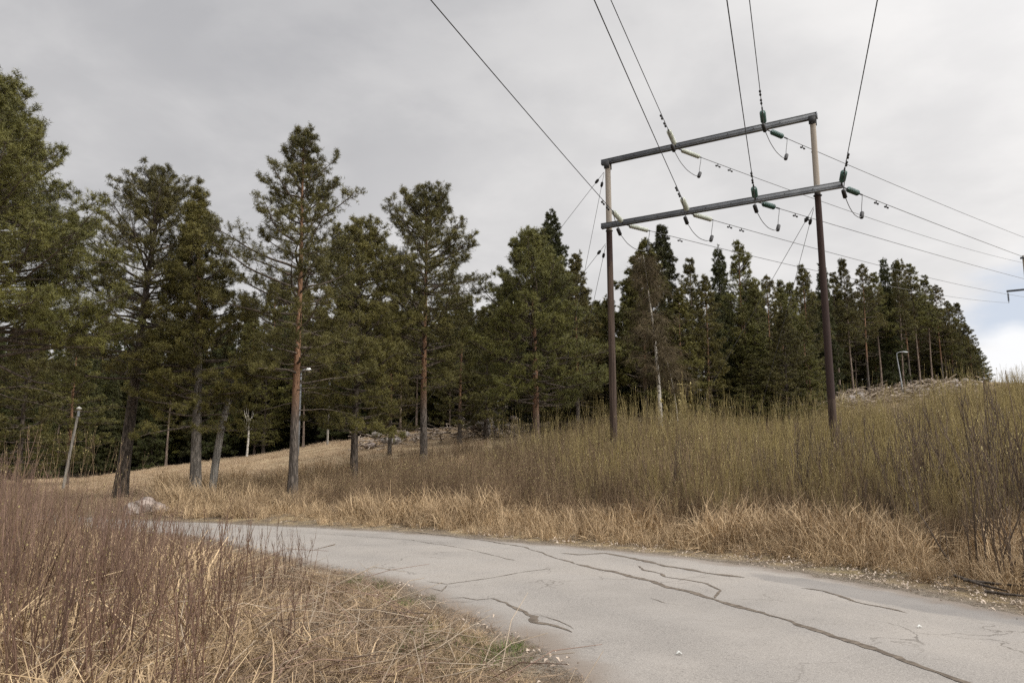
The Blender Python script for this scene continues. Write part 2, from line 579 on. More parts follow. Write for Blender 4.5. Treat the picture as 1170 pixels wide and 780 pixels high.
def copy_tree(o):
    c = o.copy()
    COL.objects.link(c)
    for ch in list(o.children):
        d = ch.copy()
        COL.objects.link(d)
        d.parent = c
        for g2 in list(ch.children):
            e = g2.copy()
            COL.objects.link(e)
            e.parent = d
    return c


def unit(v):
    v = np.asarray(v, float)
    return v / (np.linalg.norm(v, axis=-1, keepdims=True) + 1e-9)


# ------------------------------------------------------------------ road outline (on the ground plane)
near_px = [(663, 776), (627, 748), (603, 731), (543, 707), (496, 682), (460, 667), (400, 654), (371, 649), (330, 638), (280, 626), (215, 612)]
far_px = [(1170, 706), (1100, 690), (1031, 675), (920, 656), (836, 643), (732, 633), (640, 624), (495, 611), (420, 606), (349, 602), (250, 598)]
near = [(7.0, -40), (5.2, -20), (3.9, -8), (2.6, -1), (1.5, 2.8)] + [tuple(ground_px(*p)[:2]) for p in near_px] + [(-9.6, 17.9), (-14.0, 20.4), (-21, 23.2), (-33, 28), (-60, 37)]
far = [(12.2, -40), (10.4, -20), (9.2, -8), (8.0, -1), (6.7, 4.2)] + [tuple(ground_px(*p)[:2]) for p in far_px] + [(-10.6, 20.8), (-14.9, 23.4), (-21.6, 26.6), (-33.5, 31.6), (-60, 41)]


def crom(P, k=16):
    P = np.array(P, float)
    Q = np.vstack([2 * P[0] - P[1], P, 2 * P[-1] - P[-2]])
    o = []
    t = np.linspace(0, 1, k, endpoint=False)[:, None]
    for i in range(1, len(Q) - 2):
        a, b, c, d = Q[i - 1], Q[i], Q[i + 1], Q[i + 2]
        o.append(0.5 * ((2 * b) + (-a + c) * t + (2 * a - 5 * b + 4 * c - d) * t ** 2 + (-a + 3 * b - 3 * c + d) * t ** 3))
    o.append(P[-1][None])
    return np.vstack(o)


def smooth_line(A, k=9):
    pad = np.vstack([np.repeat(A[:1], k // 2, 0), A, np.repeat(A[-1:], k // 2, 0)])
    ker = np.ones(k) / k
    return np.stack([np.convolve(pad[:, i], ker, 'valid') for i in range(2)], 1)


NE = smooth_line(crom(near))
FE = smooth_line(crom(far))
CL = (NE + FE) / 2
HW = np.linalg.norm(NE - FE, axis=1) / 2


def road_dist(xy):
    """signed distance to the road edge (negative on the road)"""
    xy = np.asarray(xy, float)
    out = np.empty(len(xy))
    for s in range(0, len(xy), 20000):
        q = xy[s:s + 20000]
        d = np.linalg.norm(q[:, None, :] - CL[None], axis=2)
        k = d.argmin(1)
        # use distance to the nearer edge polyline for accuracy
        de = np.minimum(np.linalg.norm(q[:, None, :] - NE[None], axis=2).min(1), np.linalg.norm(q[:, None, :] - FE[None], axis=2).min(1))
        inside = np.zeros(len(q), bool)
        cl_ = d.min(1) < 6.0
        if cl_.any():
            inside[cl_] = point_in(q[cl_])
        out[s:s + 20000] = np.where(inside, -de, de)
    return out


POLY = np.vstack([NE, FE[::-1]])


def point_in(q):
    x, y = q[:, 0], q[:, 1]
    c = np.zeros(len(q), bool)
    P = POLY
    for i in range(len(P)):
        x1, y1 = P[i]
        x2, y2 = P[i - 1]
        if y1 == y2:
            continue
        m = ((y1 > y) != (y2 > y)) & (x < (x2 - x1) * (y - y1) / (y2 - y1) + x1)
        c ^= m
    return c


def vnoise(x, y, s, seed=0):
    """cheap smooth value noise, vectorised"""
    x = np.asarray(x, float) * s + seed * 17.3
    y = np.asarray(y, float) * s + seed * 31.7
    xi, yi = np.floor(x), np.floor(y)
    fx, fy = x - xi, y - yi
    fx, fy = fx * fx * (3 - 2 * fx), fy * fy * (3 - 2 * fy)

    def h(a, b):
        v = np.sin(a * 127.1 + b * 311.7 + seed * 74.7) * 43758.5453
        return v - np.floor(v)
    return (h(xi, yi) * (1 - fx) + h(xi + 1, yi) * fx) * (1 - fy) + (h(xi, yi + 1) * (1 - fx) + h(xi + 1, yi + 1) * fx) * fy


# ground line along the foot of the forest: (px, py, Y)
EDGE = [(-900, 552, 50), (-300, 552, 52), (0, 551, 54), (100, 547, 55), (200, 534, 55), (280, 523, 55), (370, 508, 54), (450, 497, 52), (560, 487, 50), (650, 482, 50),
        (800, 480, 52), (860, 477, 54), (930, 461, 57), (1000, 447, 60), (1060, 440, 62), (1130, 437, 64), (1250, 440, 66), (1500, 450, 66), (2200, 460, 66)]
EU, EZ, EY = [], [], []
for (a, b, c) in EDGE:
    q = at(a, b, c)
    EU.append(q.x / q.y)
    EZ.append(q.z)
    EY.append(q.y)
EU, EZ, EY = map(np.array, (EU, EZ, EY))


def sstep(t):
    t = np.clip(t, 0, 1)
    return t * t * (3 - 2 * t)


def terrain_base(x, y):
    x = np.asarray(x, float)
    y = np.asarray(y, float)
    yy = np.maximum(y, 1.0)
    u = np.clip(x / yy, -2.5, 2.5)
    ez = np.interp(u, EU, EZ)
    ey = np.interp(u, EU, EY)
    y0 = 21 + 3 * sstep((u + 0.1) / 0.5)
    t = np.clip((y - y0) / (ey - y0), 0, 1.0)
    t = np.where(u < 0.15, t ** 1.25, t ** 1.15)
    z = ez * t
    beyond = np.maximum(y - ey, 0)
    z = z + np.minimum(beyond, 70) * np.interp(u, [0.2, 0.42], [0.10, 0.0]) * sstep(beyond / 12)
    return np.where(y > y0, z, 0.0)


def terrain(x, y):
    x = np.atleast_1d(np.asarray(x, float))
    y = np.atleast_1d(np.asarray(y, float))
    z = terrain_base(x, y)
    near_ = (np.hypot(x, y) < 90)
    rd = np.full(len(x), 99.0)
    if near_.any():
        rd[near_] = road_dist(np.stack([x[near_], y[near_]], 1))
    bump = 0.10 * (vnoise(x, y, 0.55, 1) - 0.35) + 0.05 * (vnoise(x, y, 2.1, 2) - 0.5) + 0.02 * (vnoise(x, y, 6.0, 3) - 0.5)
    far_side = 0.10 * sstep((rd - 0.6) / 2.0)
    k = sstep((rd + 0.05) / 1.3)
    z = np.where(rd < 0, np.minimum(z, 0) - 0.008, z + k * bump + far_side * k + 0.004 * (1 - sstep(rd / 0.25)))
    return z, rd


def gz(x, y):
    return float(terrain([x], [y])[0][0])


# ------------------------------------------------------------------ ground sheet
def build_ground():
    rs = np.concatenate([np.arange(0.6, 14, 0.14), np.arange(14, 34, 0.32), np.arange(34, 90, 0.9), np.geomspace(90, 3500, 34)])
    na = 520
    # finer angular steps in front of the camera
    th = np.linspace(0, 1, na, endpoint=False)
    ang = 2 * PI * (th - 0.16 * np.sin(2 * PI * th) / (1.0))       # slow near 0 = straight ahead
    A, Rr = np.meshgrid(ang, rs)
    X = (np.sin(A) * Rr).ravel()
    Y = (np.cos(A) * Rr).ravel()
    X = np.concatenate([[0], X])
    Y = np.concatenate([[0], Y])
    z, rd = terrain(X, Y)
    nr = len(rs)
    i = np.arange(nr - 1)[:, None] * na
    j = np.arange(na)[None, :]
    j2 = (j + 1) % na
    F = np.stack([1 + i + j, 1 + i + na + j, 1 + i + na + j2, 1 + i + j2], -1).reshape(-1, 4)
    T = np.stack([np.zeros(na, int), 1 + np.arange(na), 1 + (np.arange(na) + 1) % na], 1)
    g = G()
    V = np.stack([X, Y, z], 1)
    g.add(V, F)
    g.f3.append(T.astype(np.int32))
    g.m3.append(np.zeros(len(T), np.int32))
    u = X / np.maximum(Y, 1)
    ey = np.interp(u, EU, EY)
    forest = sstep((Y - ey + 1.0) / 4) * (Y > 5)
    field = sstep((Y - 28) / 6) * sstep((0.02 - u + 0.08 * vnoise(X, Y, 0.3, 5)) / 0.18) * (1 - forest)
    gravel = (1 - sstep((rd - 0.05) / 0.55))
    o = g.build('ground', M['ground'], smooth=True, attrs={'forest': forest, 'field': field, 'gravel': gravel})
    # outward faces up
    tag(o, kind='structure')
    return o


build_ground()


def build_road():
    nc = 14
    k = len(NE)
    # resample finer along the near part
    tt = np.linspace(0, 1, nc)
    s = np.arange(k)
    dens = np.linspace(0, k - 1, (k - 1) * 4 + 1)
    ne = np.stack([np.interp(dens, s, NE[:, i]) for i in range(2)], 1)
    fe = np.stack([np.interp(dens, s, FE[:, i]) for i in range(2)], 1)
    dvec = unit(fe - ne)
    jn = 0.10 * (vnoise(ne[:, 0], ne[:, 1], 2.0, 7) - 0.5) + 0.07 * (vnoise(ne[:, 0], ne[:, 1], 7.0, 8) - 0.5)
    jf = 0.30 * (vnoise(fe[:, 0], fe[:, 1], 1.3, 9) - 0.5) + 0.12 * (vnoise(fe[:, 0], fe[:, 1], 6.0, 6) - 0.5)
    ne = ne + dvec * jn[:, None]
    fe = fe + dvec * jf[:, None]
    P = ne[:, None, :] * (1 - tt[None, :, None]) + fe[:, None, :] * tt[None, :, None]
    K = len(ne)
    xx, yy = P[..., 0].ravel(), P[..., 1].ravel()
    crown = 0.02 * (1 - (2 * tt - 1) ** 2)
    z = np.maximum(terrain_base(xx, yy), 0) + 0.006 + np.tile(crown, K) + 0.012 * (vnoise(xx, yy, 0.8, 4) - 0.5)
    V = np.stack([xx, yy, z], 1)
    i = np.arange(K - 1)[:, None] * nc
    j = np.arange(nc - 1)[None, :]
    F = np.stack([i + j, i + j + 1, i + nc + j + 1, i + nc + j], -1).reshape(-1, 4)
    g = G()
    g.add(V, F)
    edge = np.tile(np.abs(2 * tt - 1), K)
    across = np.concatenate([np.tile(tt, K), np.zeros(4 * K)])
    # side skirts going down into the soil
    for c0, flip in ((0, False), (nc - 1, True)):
        top = V[c0::nc]
        off = (-dvec if c0 == 0 else dvec) * 0.09
        bot = np.concatenate([top[:, :2] + off, (top[:, 2] - 0.03)[:, None]], 1)
        vv = np.vstack([top, bot])
        ii = np.arange(K - 1)
        f = np.stack([ii, ii + 1, ii + 1 + K, ii + K], 1)
        g.add(vv, f if flip else f[:, ::-1])
        edge = np.concatenate([edge, np.ones(2 * K)])
    o = g.build('road', M['road'], smooth=True, attrs={'edge': edge, 'across': across})
    tag(o, kind='structure')


build_road()


def road_z(x, y):
    return max(float(terrain_base(np.array([x]), np.array([y]))[0]), 0) + 0.022


def road_surface(P):
    P = np.asarray(P, float)
    dn = np.linalg.norm(P[:, None, :] - NE[None], axis=2).min(1)
    df = np.linalg.norm(P[:, None, :] - FE[None], axis=2).min(1)
    t = dn / (dn + df)
    return 0.006 + 0.02 * (1 - (2 * t - 1) ** 2) + 0.012 * (vnoise(P[:, 0], P[:, 1], 0.8, 4) - 0.5)


def crack(pts, wid, seed, jag=0.5, grow=1.0):
    """a filled crack in the asphalt: a ragged sheet 4 mm above it, traced on the road"""
    rng = np.random.default_rng(seed)
    W = np.array([ground_px(*p)[:2] for p in pts])
    seg = [W[0]]
    for a, b in zip(W[:-1], W[1:]):
        L = np.linalg.norm(b - a)
        m = max(2, int(L / 0.05))
        for q in range(1, m + 1):
            seg.append(a + (b - a) * q / m)
    S = np.array(seg)
    tan = unit(np.gradient(S, axis=0))
    nor = np.stack([-tan[:, 1], tan[:, 0]], 1)
    wob = (vnoise(S[:, 0], S[:, 1], 2.5, seed) - 0.5) * 0.09 * jag + (vnoise(S[:, 0], S[:, 1], 11, seed + 5) - 0.5) * 0.03 * jag
    S = S + nor * wob[:, None]
    k = len(S)
    wd = 0.78 * wid * (0.35 + 1.3 * vnoise(S[:, 0], S[:, 1], 5, seed + 3)) * (0.8 + 0.4 * rng.random(k)) * np.minimum(1, np.minimum(np.arange(k), np.arange(k)[::-1]) / 4 + 0.15)
    A, B = S + nor * wd[:, None] / 2, S - nor * wd[:, None] / 2
    V = np.vstack([np.c_[A, road_surface(A) + 0.004], np.c_[B, road_surface(B) + 0.004]])
    i = np.arange(k - 1)
    return V, np.stack([i, i + k, i + k + 1, i + 1], 1)


cg = G()
cracks = [
    ([(470, 607), (540, 616), (600, 626), (656, 646)], 0.05),
    ([(656, 646), (700, 655), (750, 668), (806, 684), (850, 697), (900, 712), (960, 733), (1020, 753), (1100, 782), (1150, 800)], 0.085),
    ([(818, 686), (822, 676), (806, 668), (762, 661), (757, 657), (735, 653), (728, 648)], 0.045),
    ([(345, 610), (400, 613), (470, 618), (530, 628), (590, 642)], 0.02),
    ([(566, 684), (580, 690), (590, 697), (597, 700), (603, 704), (612, 706), (612, 712), (628, 715), (640, 718), (655, 724)], 0.085),
    ([(508, 684), (530, 683), (545, 686), (566, 684)], 0.028),
    ([(488, 665), (510, 668), (560, 662), (600, 655), (632, 651)], 0.018),
    ([(490, 672), (505, 676), (512, 669)], 0.02),
    ([(640, 633), (660, 635), (690, 633), (735, 642), (760, 648), (800, 655), (850, 661)], 0.13),
    ([(915, 673), (940, 676), (960, 682), (985, 690), (1012, 697), (1035, 702)], 0.06),
    ([(745, 685), (760, 691), (775, 694)], 0.018),
    ([(600, 702), (615, 703), (640, 712), (655, 721)], 0.014),
]
for i, (p, wd) in enumerate(cracks):
    v, f = crack(p, wd, i + 1, 1.0 if wd > 0.04 else 0.6)
    cg.add(v, f)
tag(cg.build('road_cracks', M['crack']), kind='structure')


# ------------------------------------------------------------------ trees
def needles(P, D, L, k, nl, nw, rng, spread=0.75, mat=0, g=None, up=0.0):
    """k thin needle blades round every shoot (P base, D direction, L length)"""
    N = len(P)
    if N == 0:
        return
    P = np.repeat(P, k, 0)
    D = np.repeat(D, k, 0)
    L = np.repeat(L, k)
    t = rng.random(N * k)
    rnd = unit(rng.normal(size=(N * k, 3)))
    perp = unit(np.cross(D, rnd))
    nd = unit(D * (1 - spread) + perp * spread + np.array([0, 0, up]))
    b = P + D * (L * t)[:, None]
    ln = nl * (0.7 + 0.6 * rng.random(N * k))
    tip = b + nd * ln[:, None]
    side = unit(np.cross(nd, unit(rng.normal(size=(N * k, 3))))) * (nw / 2)
    V = np.stack([b - side, b + side, tip], 1).reshape(-1, 3)
    F = np.arange(N * k * 3).reshape(-1, 3)
    g.add(V, F, mat)


def conifer(seed, H, r0, cb, rad, prof, kind='pine', top=(0, 0), spacing=0.42, per=(3, 5), dens=1.0, nl=0.11, nw=0.02, k=10,
            dead=0, dead_z=(0.2, 0.4), lump=0.35, twigs=1.0, low=None, az_gap=None):
    rng = np.random.default_rng(seed)
    wood, leaf = G(), G()
    # trunk
    nz = 15
    ts = np.linspace(0, 1, nz)
    ph = rng.random(4) * 6
    bend = 0.012 * H
    tx = top[0] * ts ** 1.1 + bend * np.sin(ts * 5 + ph[0]) * ts * (1 - ts)
    ty = top[1] * ts ** 1.1 + bend * np.sin(ts * 6 + ph[1]) * ts * (1 - ts)
    tr = r0 * (1 - 0.86 * ts ** 0.9) * (1 + 0.30 * np.exp(-ts * 26))
    tr[-1] = 0.012
    TP = np.stack([tx, ty, ts * H], 1)
    TP[0, 2] = -0.25
    wood.tube(TP, tr, 10)

    def tpos(t):
        return np.array([np.interp(t, ts, TP[:, i]) for i in range(3)])
    SP, SD, SL = [], [], []
    stk = []

    def limb(t, az, L, el0, el1, r, live=True):
        m = 7
        sm = (np.arange(m) + 0.5) / m
        el = el0 + (el1 - el0) * sm ** 1.3 + np.cumsum(rng.normal(0, 0.07, m))
        aa = az + np.cumsum(rng.normal(0, 0.13, m))
        dd = np.stack([np.cos(aa) * np.cos(el), np.sin(aa) * np.cos(el), np.sin(el)], 1)
        pts = np.vstack([tpos(t)[None], tpos(t) + np.cumsum(dd, 0) * L / m])
        wood.tube(pts, r * np.linspace(1, 0.14, m + 1), 5, 1)
        s0 = (0.40 - 0.2 * min(1.0, max(0.0, (t - cb) / (1 - cb)) * 2) if kind == 'pine' else 0.10) if live else 0.4
        step = (0.19 if kind == 'pine' else 0.15) / twigs
        n2 = max(2, int((1 - s0) * L / step))
        if not live:
            n2 = max(2, n2 // 2)
        s = s0 + (1 - s0) * (np.arange(n2) + rng.random(n2)) / n2
        cum = np.linspace(0, 1, m + 1)
        pp = np.stack([np.interp(s, cum, pts[:, i]) for i in range(3)], 1)
        d0 = dd[np.minimum(m - 1, (s * m).astype(int))]
        hor = unit(np.cross(d0, [0, 0, 1.0]))
        sg = np.where(np.arange(n2) % 2, 1.0, -1.0)[:, None]
        up = np.zeros((n2, 3))
        if kind == 'pine':
            up[:, 2] = rng.uniform(-0.15, 0.6, n2)
            tl = (0.36 * L * (1 - s) ** 0.8 + 0.24) * rng.uniform(0.7, 1.2, n2)
        else:
            up[:, 2] = rng.uniform(-0.55, 0.05, n2)
            tl = (0.36 * L * (1 - s) ** 0.8 + 0.16) * rng.uniform(0.7, 1.15, n2)
        td = unit(d0 * rng.uniform(0.5, 0.9, (n2, 1)) + hor * sg * rng.uniform(0.5, 1.0, (n2, 1)) + up)
        e2 = pp + td * tl[:, None]
        stk.append((pp, e2, 0.007, 0.003))
        if not live:
            return
        n3 = 5 if dens > 0.9 else 4
        f = rng.uniform(0.3, 0.95, (n2, n3))
        b3 = pp[:, None] + td[:, None] * (tl[:, None] * f)[..., None]
        d3 = unit(td[:, None] * 0.7 + unit(rng.normal(size=(n2, n3, 3))) * 0.8 + np.array([0, 0, 0.28 if kind == 'pine' else -0.2]))
        l3 = (0.42 * tl[:, None] * (1.1 - 0.5 * f) + 0.06)
        b3, d3, l3 = b3.reshape(-1, 3), d3.reshape(-1, 3), l3.ravel()
        stk.append((b3, b3 + d3 * l3[:, None], 0.004, 0.002))
        upb = np.array([0, 0, 0.40 if kind == 'pine' else -0.25])
        for (B_, D_, L_, q, f0) in ((pp, td, tl, max(2, int(7 * dens)), 0.30), (b3, d3, l3, max(2, int(3.6 * dens + 0.5)), 0.10)):
            nb_ = len(B_)
            ff = rng.uniform(f0, 1.0, (nb_, q))
            sp = (B_[:, None] + D_[:, None] * (L_[:, None] * ff)[..., None]).reshape(-1, 3)
            sd = unit(D_[:, None] + unit(rng.normal(size=(nb_, q, 3))) * (0.7 if kind == 'pine' else 0.5) + upb).reshape(-1, 3)
            SP.append(sp)
            SD.append(sd)
            SL.append(rng.uniform(0.07, 0.16, len(sp)))
        SP.append(np.repeat(pts[-1:], 5, 0))
        SD.append(unit(dd[-1] + rng.normal(size=(5, 3)) * 0.4 + np.array([0, 0, 0.3])))
        SL.append(np.full(5, 0.14))

    t = cb
    lob = rng.random(3) * 6
    while t < 0.985:
        c = (t - cb) / (1 - cb)
        nb = rng.integers(per[0], per[1] + 1)
        if c > 0.9:
            nb = 3
        a0 = rng.random() * 2 * PI
        for b in range(nb):
            az = a0 + b * 2 * PI / nb + rng.normal(0, 0.25)
            L = rad * prof(c) * rng.uniform(1 - lump, 1 + lump * 0.45)
            L *= 1 + 0.22 * math.sin(az * 2 + lob[0] + c * 5)
            L = max(L, 0.14)
            tt = min(0.99, t + rng.normal(0, 0.006))
            if kind == 'pine':
                e0 = R(-4 + 50 * c ** 1.3) + rng.normal(0, 0.13)
                e1 = e0 + R(rng.uniform(8, 38))
            else:
                e0 = R(-12 + 38 * c ** 1.5) + rng.normal(0, 0.07)
                e1 = e0 + R(rng.uniform(-14, 16))
            limb(tt, az, L, e0, e1, max(0.010, min(0.055, 0.018 * L + 0.006)) * (1 if kind == 'pine' else 0.6))
        t += spacing / H * rng.uniform(0.75, 1.3) * (1.0 if c < 0.75 else 0.7)
    if low:
        for (tz, az, L, el) in low:
            limb(tz, az, L, el, el + 0.25, 0.03)
    for q in range(dead):
        limb(rng.uniform(*dead_z), rng.random() * 2 * PI, rad * rng.uniform(0.35, 0.9), R(rng.uniform(-12, 15)), R(rng.uniform(-35, 15)), 0.022, live=False)
    # leader
    tp = tpos(1.0)
    SP.append(tp[None] - np.array([0, 0, 0.05]) * np.arange(10)[:, None])
    SD.append(unit(np.c_[rng.normal(0, .4, (10, 2)), np.ones(10)]))
    SL.append(np.full(10, 0.14))
    if stk:
        A_ = np.vstack([q[0] for q in stk])
        B_ = np.vstack([q[1] for q in stk])
        ra = np.concatenate([np.full(len(q[0]), q[2]) for q in stk])
        rb = np.concatenate([np.full(len(q[0]), q[3]) for q in stk])
        dd_ = unit(B_ - A_)
        u_ = unit(np.cross(dd_, unit(rng.normal(size=dd_.shape))))
        v_ = np.cross(dd_, u_)
        cs = [(math.cos(a_), math.sin(a_)) for a_ in (0, 2.094, 4.189)]
        R0 = np.stack([A_ + (u_ * c_ + v_ * s_) * ra[:, None] for c_, s_ in cs], 1)
        R1 = np.stack([B_ + (u_ * c_ + v_ * s_) * rb[:, None] for c_, s_ in cs], 1)
        V_ = np.concatenate([R0, R1], 1).reshape(-1, 3)
        o_ = np.arange(len(A_))[:, None] * 6
        wood.add(V_, np.vstack([o_ + np.array([[0, 1, 4, 3]]), o_ + np.array([[1, 2, 5, 4]]), o_ + np.array([[2, 0, 3, 5]])]), 1)
    SP, SD, SL = np.vstack(SP), np.vstack(SD), np.concatenate(SL)
    needles(SP, SD, SL, k, nl, nw, rng, 0.72 if kind == 'pine' else 0.6, 0, leaf, 0.10 if kind == 'pine' else -0.05)
    return wood, leaf


P_WIDE = lambda c: (0.72 + 0.55 * c) * (1 - c) ** 0.42 if c < 0.5 else (0.995) * (1 - c) ** 0.42 * (1.0)
P_DOME = lambda c: min(1.0, 0.62 + 1.1 * c) * max(0.0, 1 - c ** 2.4) ** 0.75 + 0.08
P_CONE = lambda c: min(1.0, 0.7 + 1.5 * c) * (1 - c) ** 0.75 + 0.05
P_SPIRE = lambda c: (1 - c) ** 0.92 + 0.03
P_IRR = lambda c: float(np.interp(c, [0, .15, .3, .46, .64, .82, 1], [.75, .95, .92, .85, .58, .40, .06]))
P_OLD = lambda c: float(np.interp(c, [0, .2, .4, .6, .8, 1], [.80, .98, .92, .74, .48, .05]))
P_PT = lambda c: float(np.interp(c, [0, .2, .5, .75, .9, 1], [.85, 1.0, .74, .40, .17, .03]))


def tree_obj(name, wood, leaf, mb, ml, loc, label, cat, group=None, rz=0.0):
    e = empty(name, loc, rz)
    wood.build('trunk', [mb, M['limb']], e, smooth=True)
    leaf.build('crown', ml, e)
    tag(e, label, cat, group)
    return e


def hero(name, label, base, topp, Y, halfw, cb_py, prof, seed, kind='pine', mb='bark', ml='pine', r_px=6, group=None, **kw):
    """a tree standing at distance Y, its foot, top and crown width read off the photograph"""
    b = at(base[0], base[1], Y)
    zg = gz(b.x, b.y)
    tp = at(topp[0], topp[1], Y)
    H = tp.z - zg
    cbz = (at(topp[0], cb_py, Y).z - zg) / H
    rad = halfw * Y / F_PX
    # foot follows the line base->top down to the soil
    f = (zg - b.z) / (tp.z - b.z)
    bx = b.x + (tp.x - b.x) * f
    wood, leaf = conifer(seed, H, r_px * Y / F_PX, cbz, rad, prof, kind, top=(tp.x - bx, kw.pop('topy', 0.0)), **kw)
    return tree_obj(name, wood, leaf, M[mb], M[ml], (bx, b.y, zg), label, 'tree', group)


HK = dict(k=8, nl=0.11, nw=0.0135)
hero('pine_tree', 'tall broad pine with orange upper trunk, cut by the left edge of the photo', (-12, 575), (-24, 84), 21, 142, 410, P_OLD, 11, r_px=10, lump=0.22, spacing=0.26, per=(6, 8), dead=6, dead_z=(0.25, 0.42), dens=1.15, **HK)
hero('pine_tree', 'dark leaning pine with crooked dark trunk, leftmost trunk standing beside the road', (136, 574), (187, 196), 27, 100, 432, P_OLD, 12, r_px=7.6, mb='bark_dark', spacing=0.34, per=(4, 6), dead=5, dead_z=(0.25, 0.4), **HK)
hero('pine_tree', 'narrow pine with thick pale grey trunk beside the leaning grey snag', (223, 580), (227, 222), 26, 72, 485, P_PT, 13, r_px=6.6, mb='bark_grey', spacing=0.28, per=(5, 7), dead=2, ml='pine_warm', **HK)
hero('pine_tree', 'tallest pine by the road, orange upper trunk and open ragged crown with bare low limbs', (334, 580), (347, 151), 25, 92, 430, P_IRR, 14, r_px=5.6, spacing=0.36, per=(4, 5), dead=9, dead_z=(0.22, 0.42), lump=0.5, low=[(0.30, 0.0, 2.6, 0.05), (0.33, 0.5, 2.4, 0.05)], **HK)
hero('pine_tree', 'lower bushy pine with hanging foliage just right of the tallest pine', (404, 560), (412, 262), 29, 74, 492, P_DOME, 15, r_px=4.8, mb='bark_dark', spacing=0.30, per=(5, 7), dead=2, dead_z=(.15, .25), ml='pine_warm', **HK)
hero('pine_tree', 'pine with dome-shaped top and straight orange trunk in mid picture', (484, 535), (487, 221), 32, 72, 440, P_DOME, 16, r_px=4.8, spacing=0.31, per=(4, 6), dead=8, dead_z=(0.14, 0.36), **HK)
hero('pine_tree', 'bushy wide pine with orange lower trunk, in front of the dark pointed spruce', (614, 525), (606, 268), 34, 80, 462, P_OLD, 17, r_px=4.6, mb='bark_low', spacing=0.28, per=(5, 7), dead=5, dead_z=(0.12, 0.3), **HK)
hero('pine_tree', 'green pine rising just right of the left power pole, behind the birch', (738, 490), (736, 276), 43, 50, 450, P_PT, 18, r_px=3.4, spacing=0.40, per=(4, 5), k=10, nl=0.13, nw=0.028)
hero('spruce_tree', 'dark pointed spruce rising behind the wide pine left of the left power pole', (632, 490), (629, 242), 46, 50, 460, P_SPIRE, 21, kind='spruce', ml='spruce', mb='bark_dark', r_px=3, spacing=0.30, per=(6, 8), k=6, nl=0.12, nw=0.03)
hero('spruce_tree', 'dark pointed spruce top seen under the lower crossarm beside the birch', (758, 490), (756, 258), 47, 44, 460, P_SPIRE, 22, kind='spruce', ml='spruce', mb='bark_dark', r_px=3, spacing=0.34, per=(5, 7), k=6, nl=0.12, nw=0.03, lump=0.5)


# ---- birch
def birch(seed, H, r0, rad, base_t, ntw, name, label, loc):
    rng = np.random.default_rng(seed)
    wood, fuzz = G(), G()
    ts = np.linspace(0, 1, 14)
    TP = np.stack([0.15 * np.sin(ts * 4), 0.1 * np.sin(ts * 5), ts * H], 1)
    TP[:, 0] -= 0.55 * ts
    TP[0, 2] = -0.2
    wood.tube(TP, r0 * (1 - 0.9 * ts), 8)
    SP, SD, SL = [], [], []
    for q in range(ntw):
        t = base_t + (0.97 - base_t) * rng.random()
        p = np.array([np.interp(t, ts, TP[:, i]) for i in range(3)])
        az = rng.random() * 2 * PI
        L = rad * (1 - ((t - base_t) / (1 - base_t)) ** 1.6 * 0.85) * rng.uniform(0.5, 1.1)
        pts = [p]
        el = R(62)
        for s in range(6):
            d = np.array([math.cos(az) * math.cos(el), math.sin(az) * math.cos(el), math.sin(el)])
            p = p + d * L / 5
            pts.append(p)
            el -= R(rng.uniform(8, 24))
            az += rng.normal(0, 0.15)
        pts = np.array(pts)
        wood.tube(pts, np.linspace(0.03, 0.005, 7) * (L / rad), 4, 1)
        for s in range(26):
            f = rng.uniform(0.2, 1)
            b = np.array([np.interp(f, np.linspace(0, 1, 7), pts[:, i]) for i in range(3)]) + rng.normal(0, 0.06, 3)
            SP.append(b)
            SD.append(unit(np.array([math.cos(az), math.sin(az), rng.uniform(-1.5, 0.8)]) + rng.normal(size=3) * 0.5))
            SL.append(rng.uniform(0.2, 0.5))
    needles(np.array(SP), np.array(SD), np.array(SL), 4, 0.38, 0.011, rng, 0.35, 0, fuzz, -0.35)
    e = empty(name, loc)
    wood.build('trunk', [M['birch'], M['birch_twig']], e, smooth=True)
    fuzz.build('crown', M['birch_twig'], e)
    tag(e, label, 'tree')
    return e


def ground_at(px, Y):
    """world point on the terrain in the vertical plane of image column px"""
    z = 0.0
    for q in range(6):
        # column through (px, *): x depends slightly on height because the camera is pitched
        dep = Y * math.cos(PITCH) + (z - EYE) * math.sin(PITCH)
        x = (px - 585) / F_PX * dep
        z = gz(x, Y)
    return Vector((x, Y, z))


def h_for(px, Y, py_top, z):
    return at(px, py_top, Y).z - z


p = ground_at(756, 38)
birch(31, h_for(748, 38, 292, p.z), 0.13, 1.75, 0.28, 150, 'birch_tree', 'bare birch with white trunk and brown twigs right of the left power pole', p)
p = ground_at(776, 39)
birch(32, h_for(776, 39, 395, p.z), 0.05, 0.9, 0.5, 26, 'birch_tree', 'small thin young birch just right of the white birch trunk', p)

# ---- forest variants (built once, copied)
VAR = {}


def variant(key, name, mb, ml, *a, **kw):
    wood, leaf = conifer(*a, **kw)
    e = empty(name, (0, 0, 0))
    wood.build('trunk', [M[mb], M['limb']], e, smooth=True)
    leaf.build('crown', M[ml], e)
    VAR[key] = [e, a[1], False]
    return e


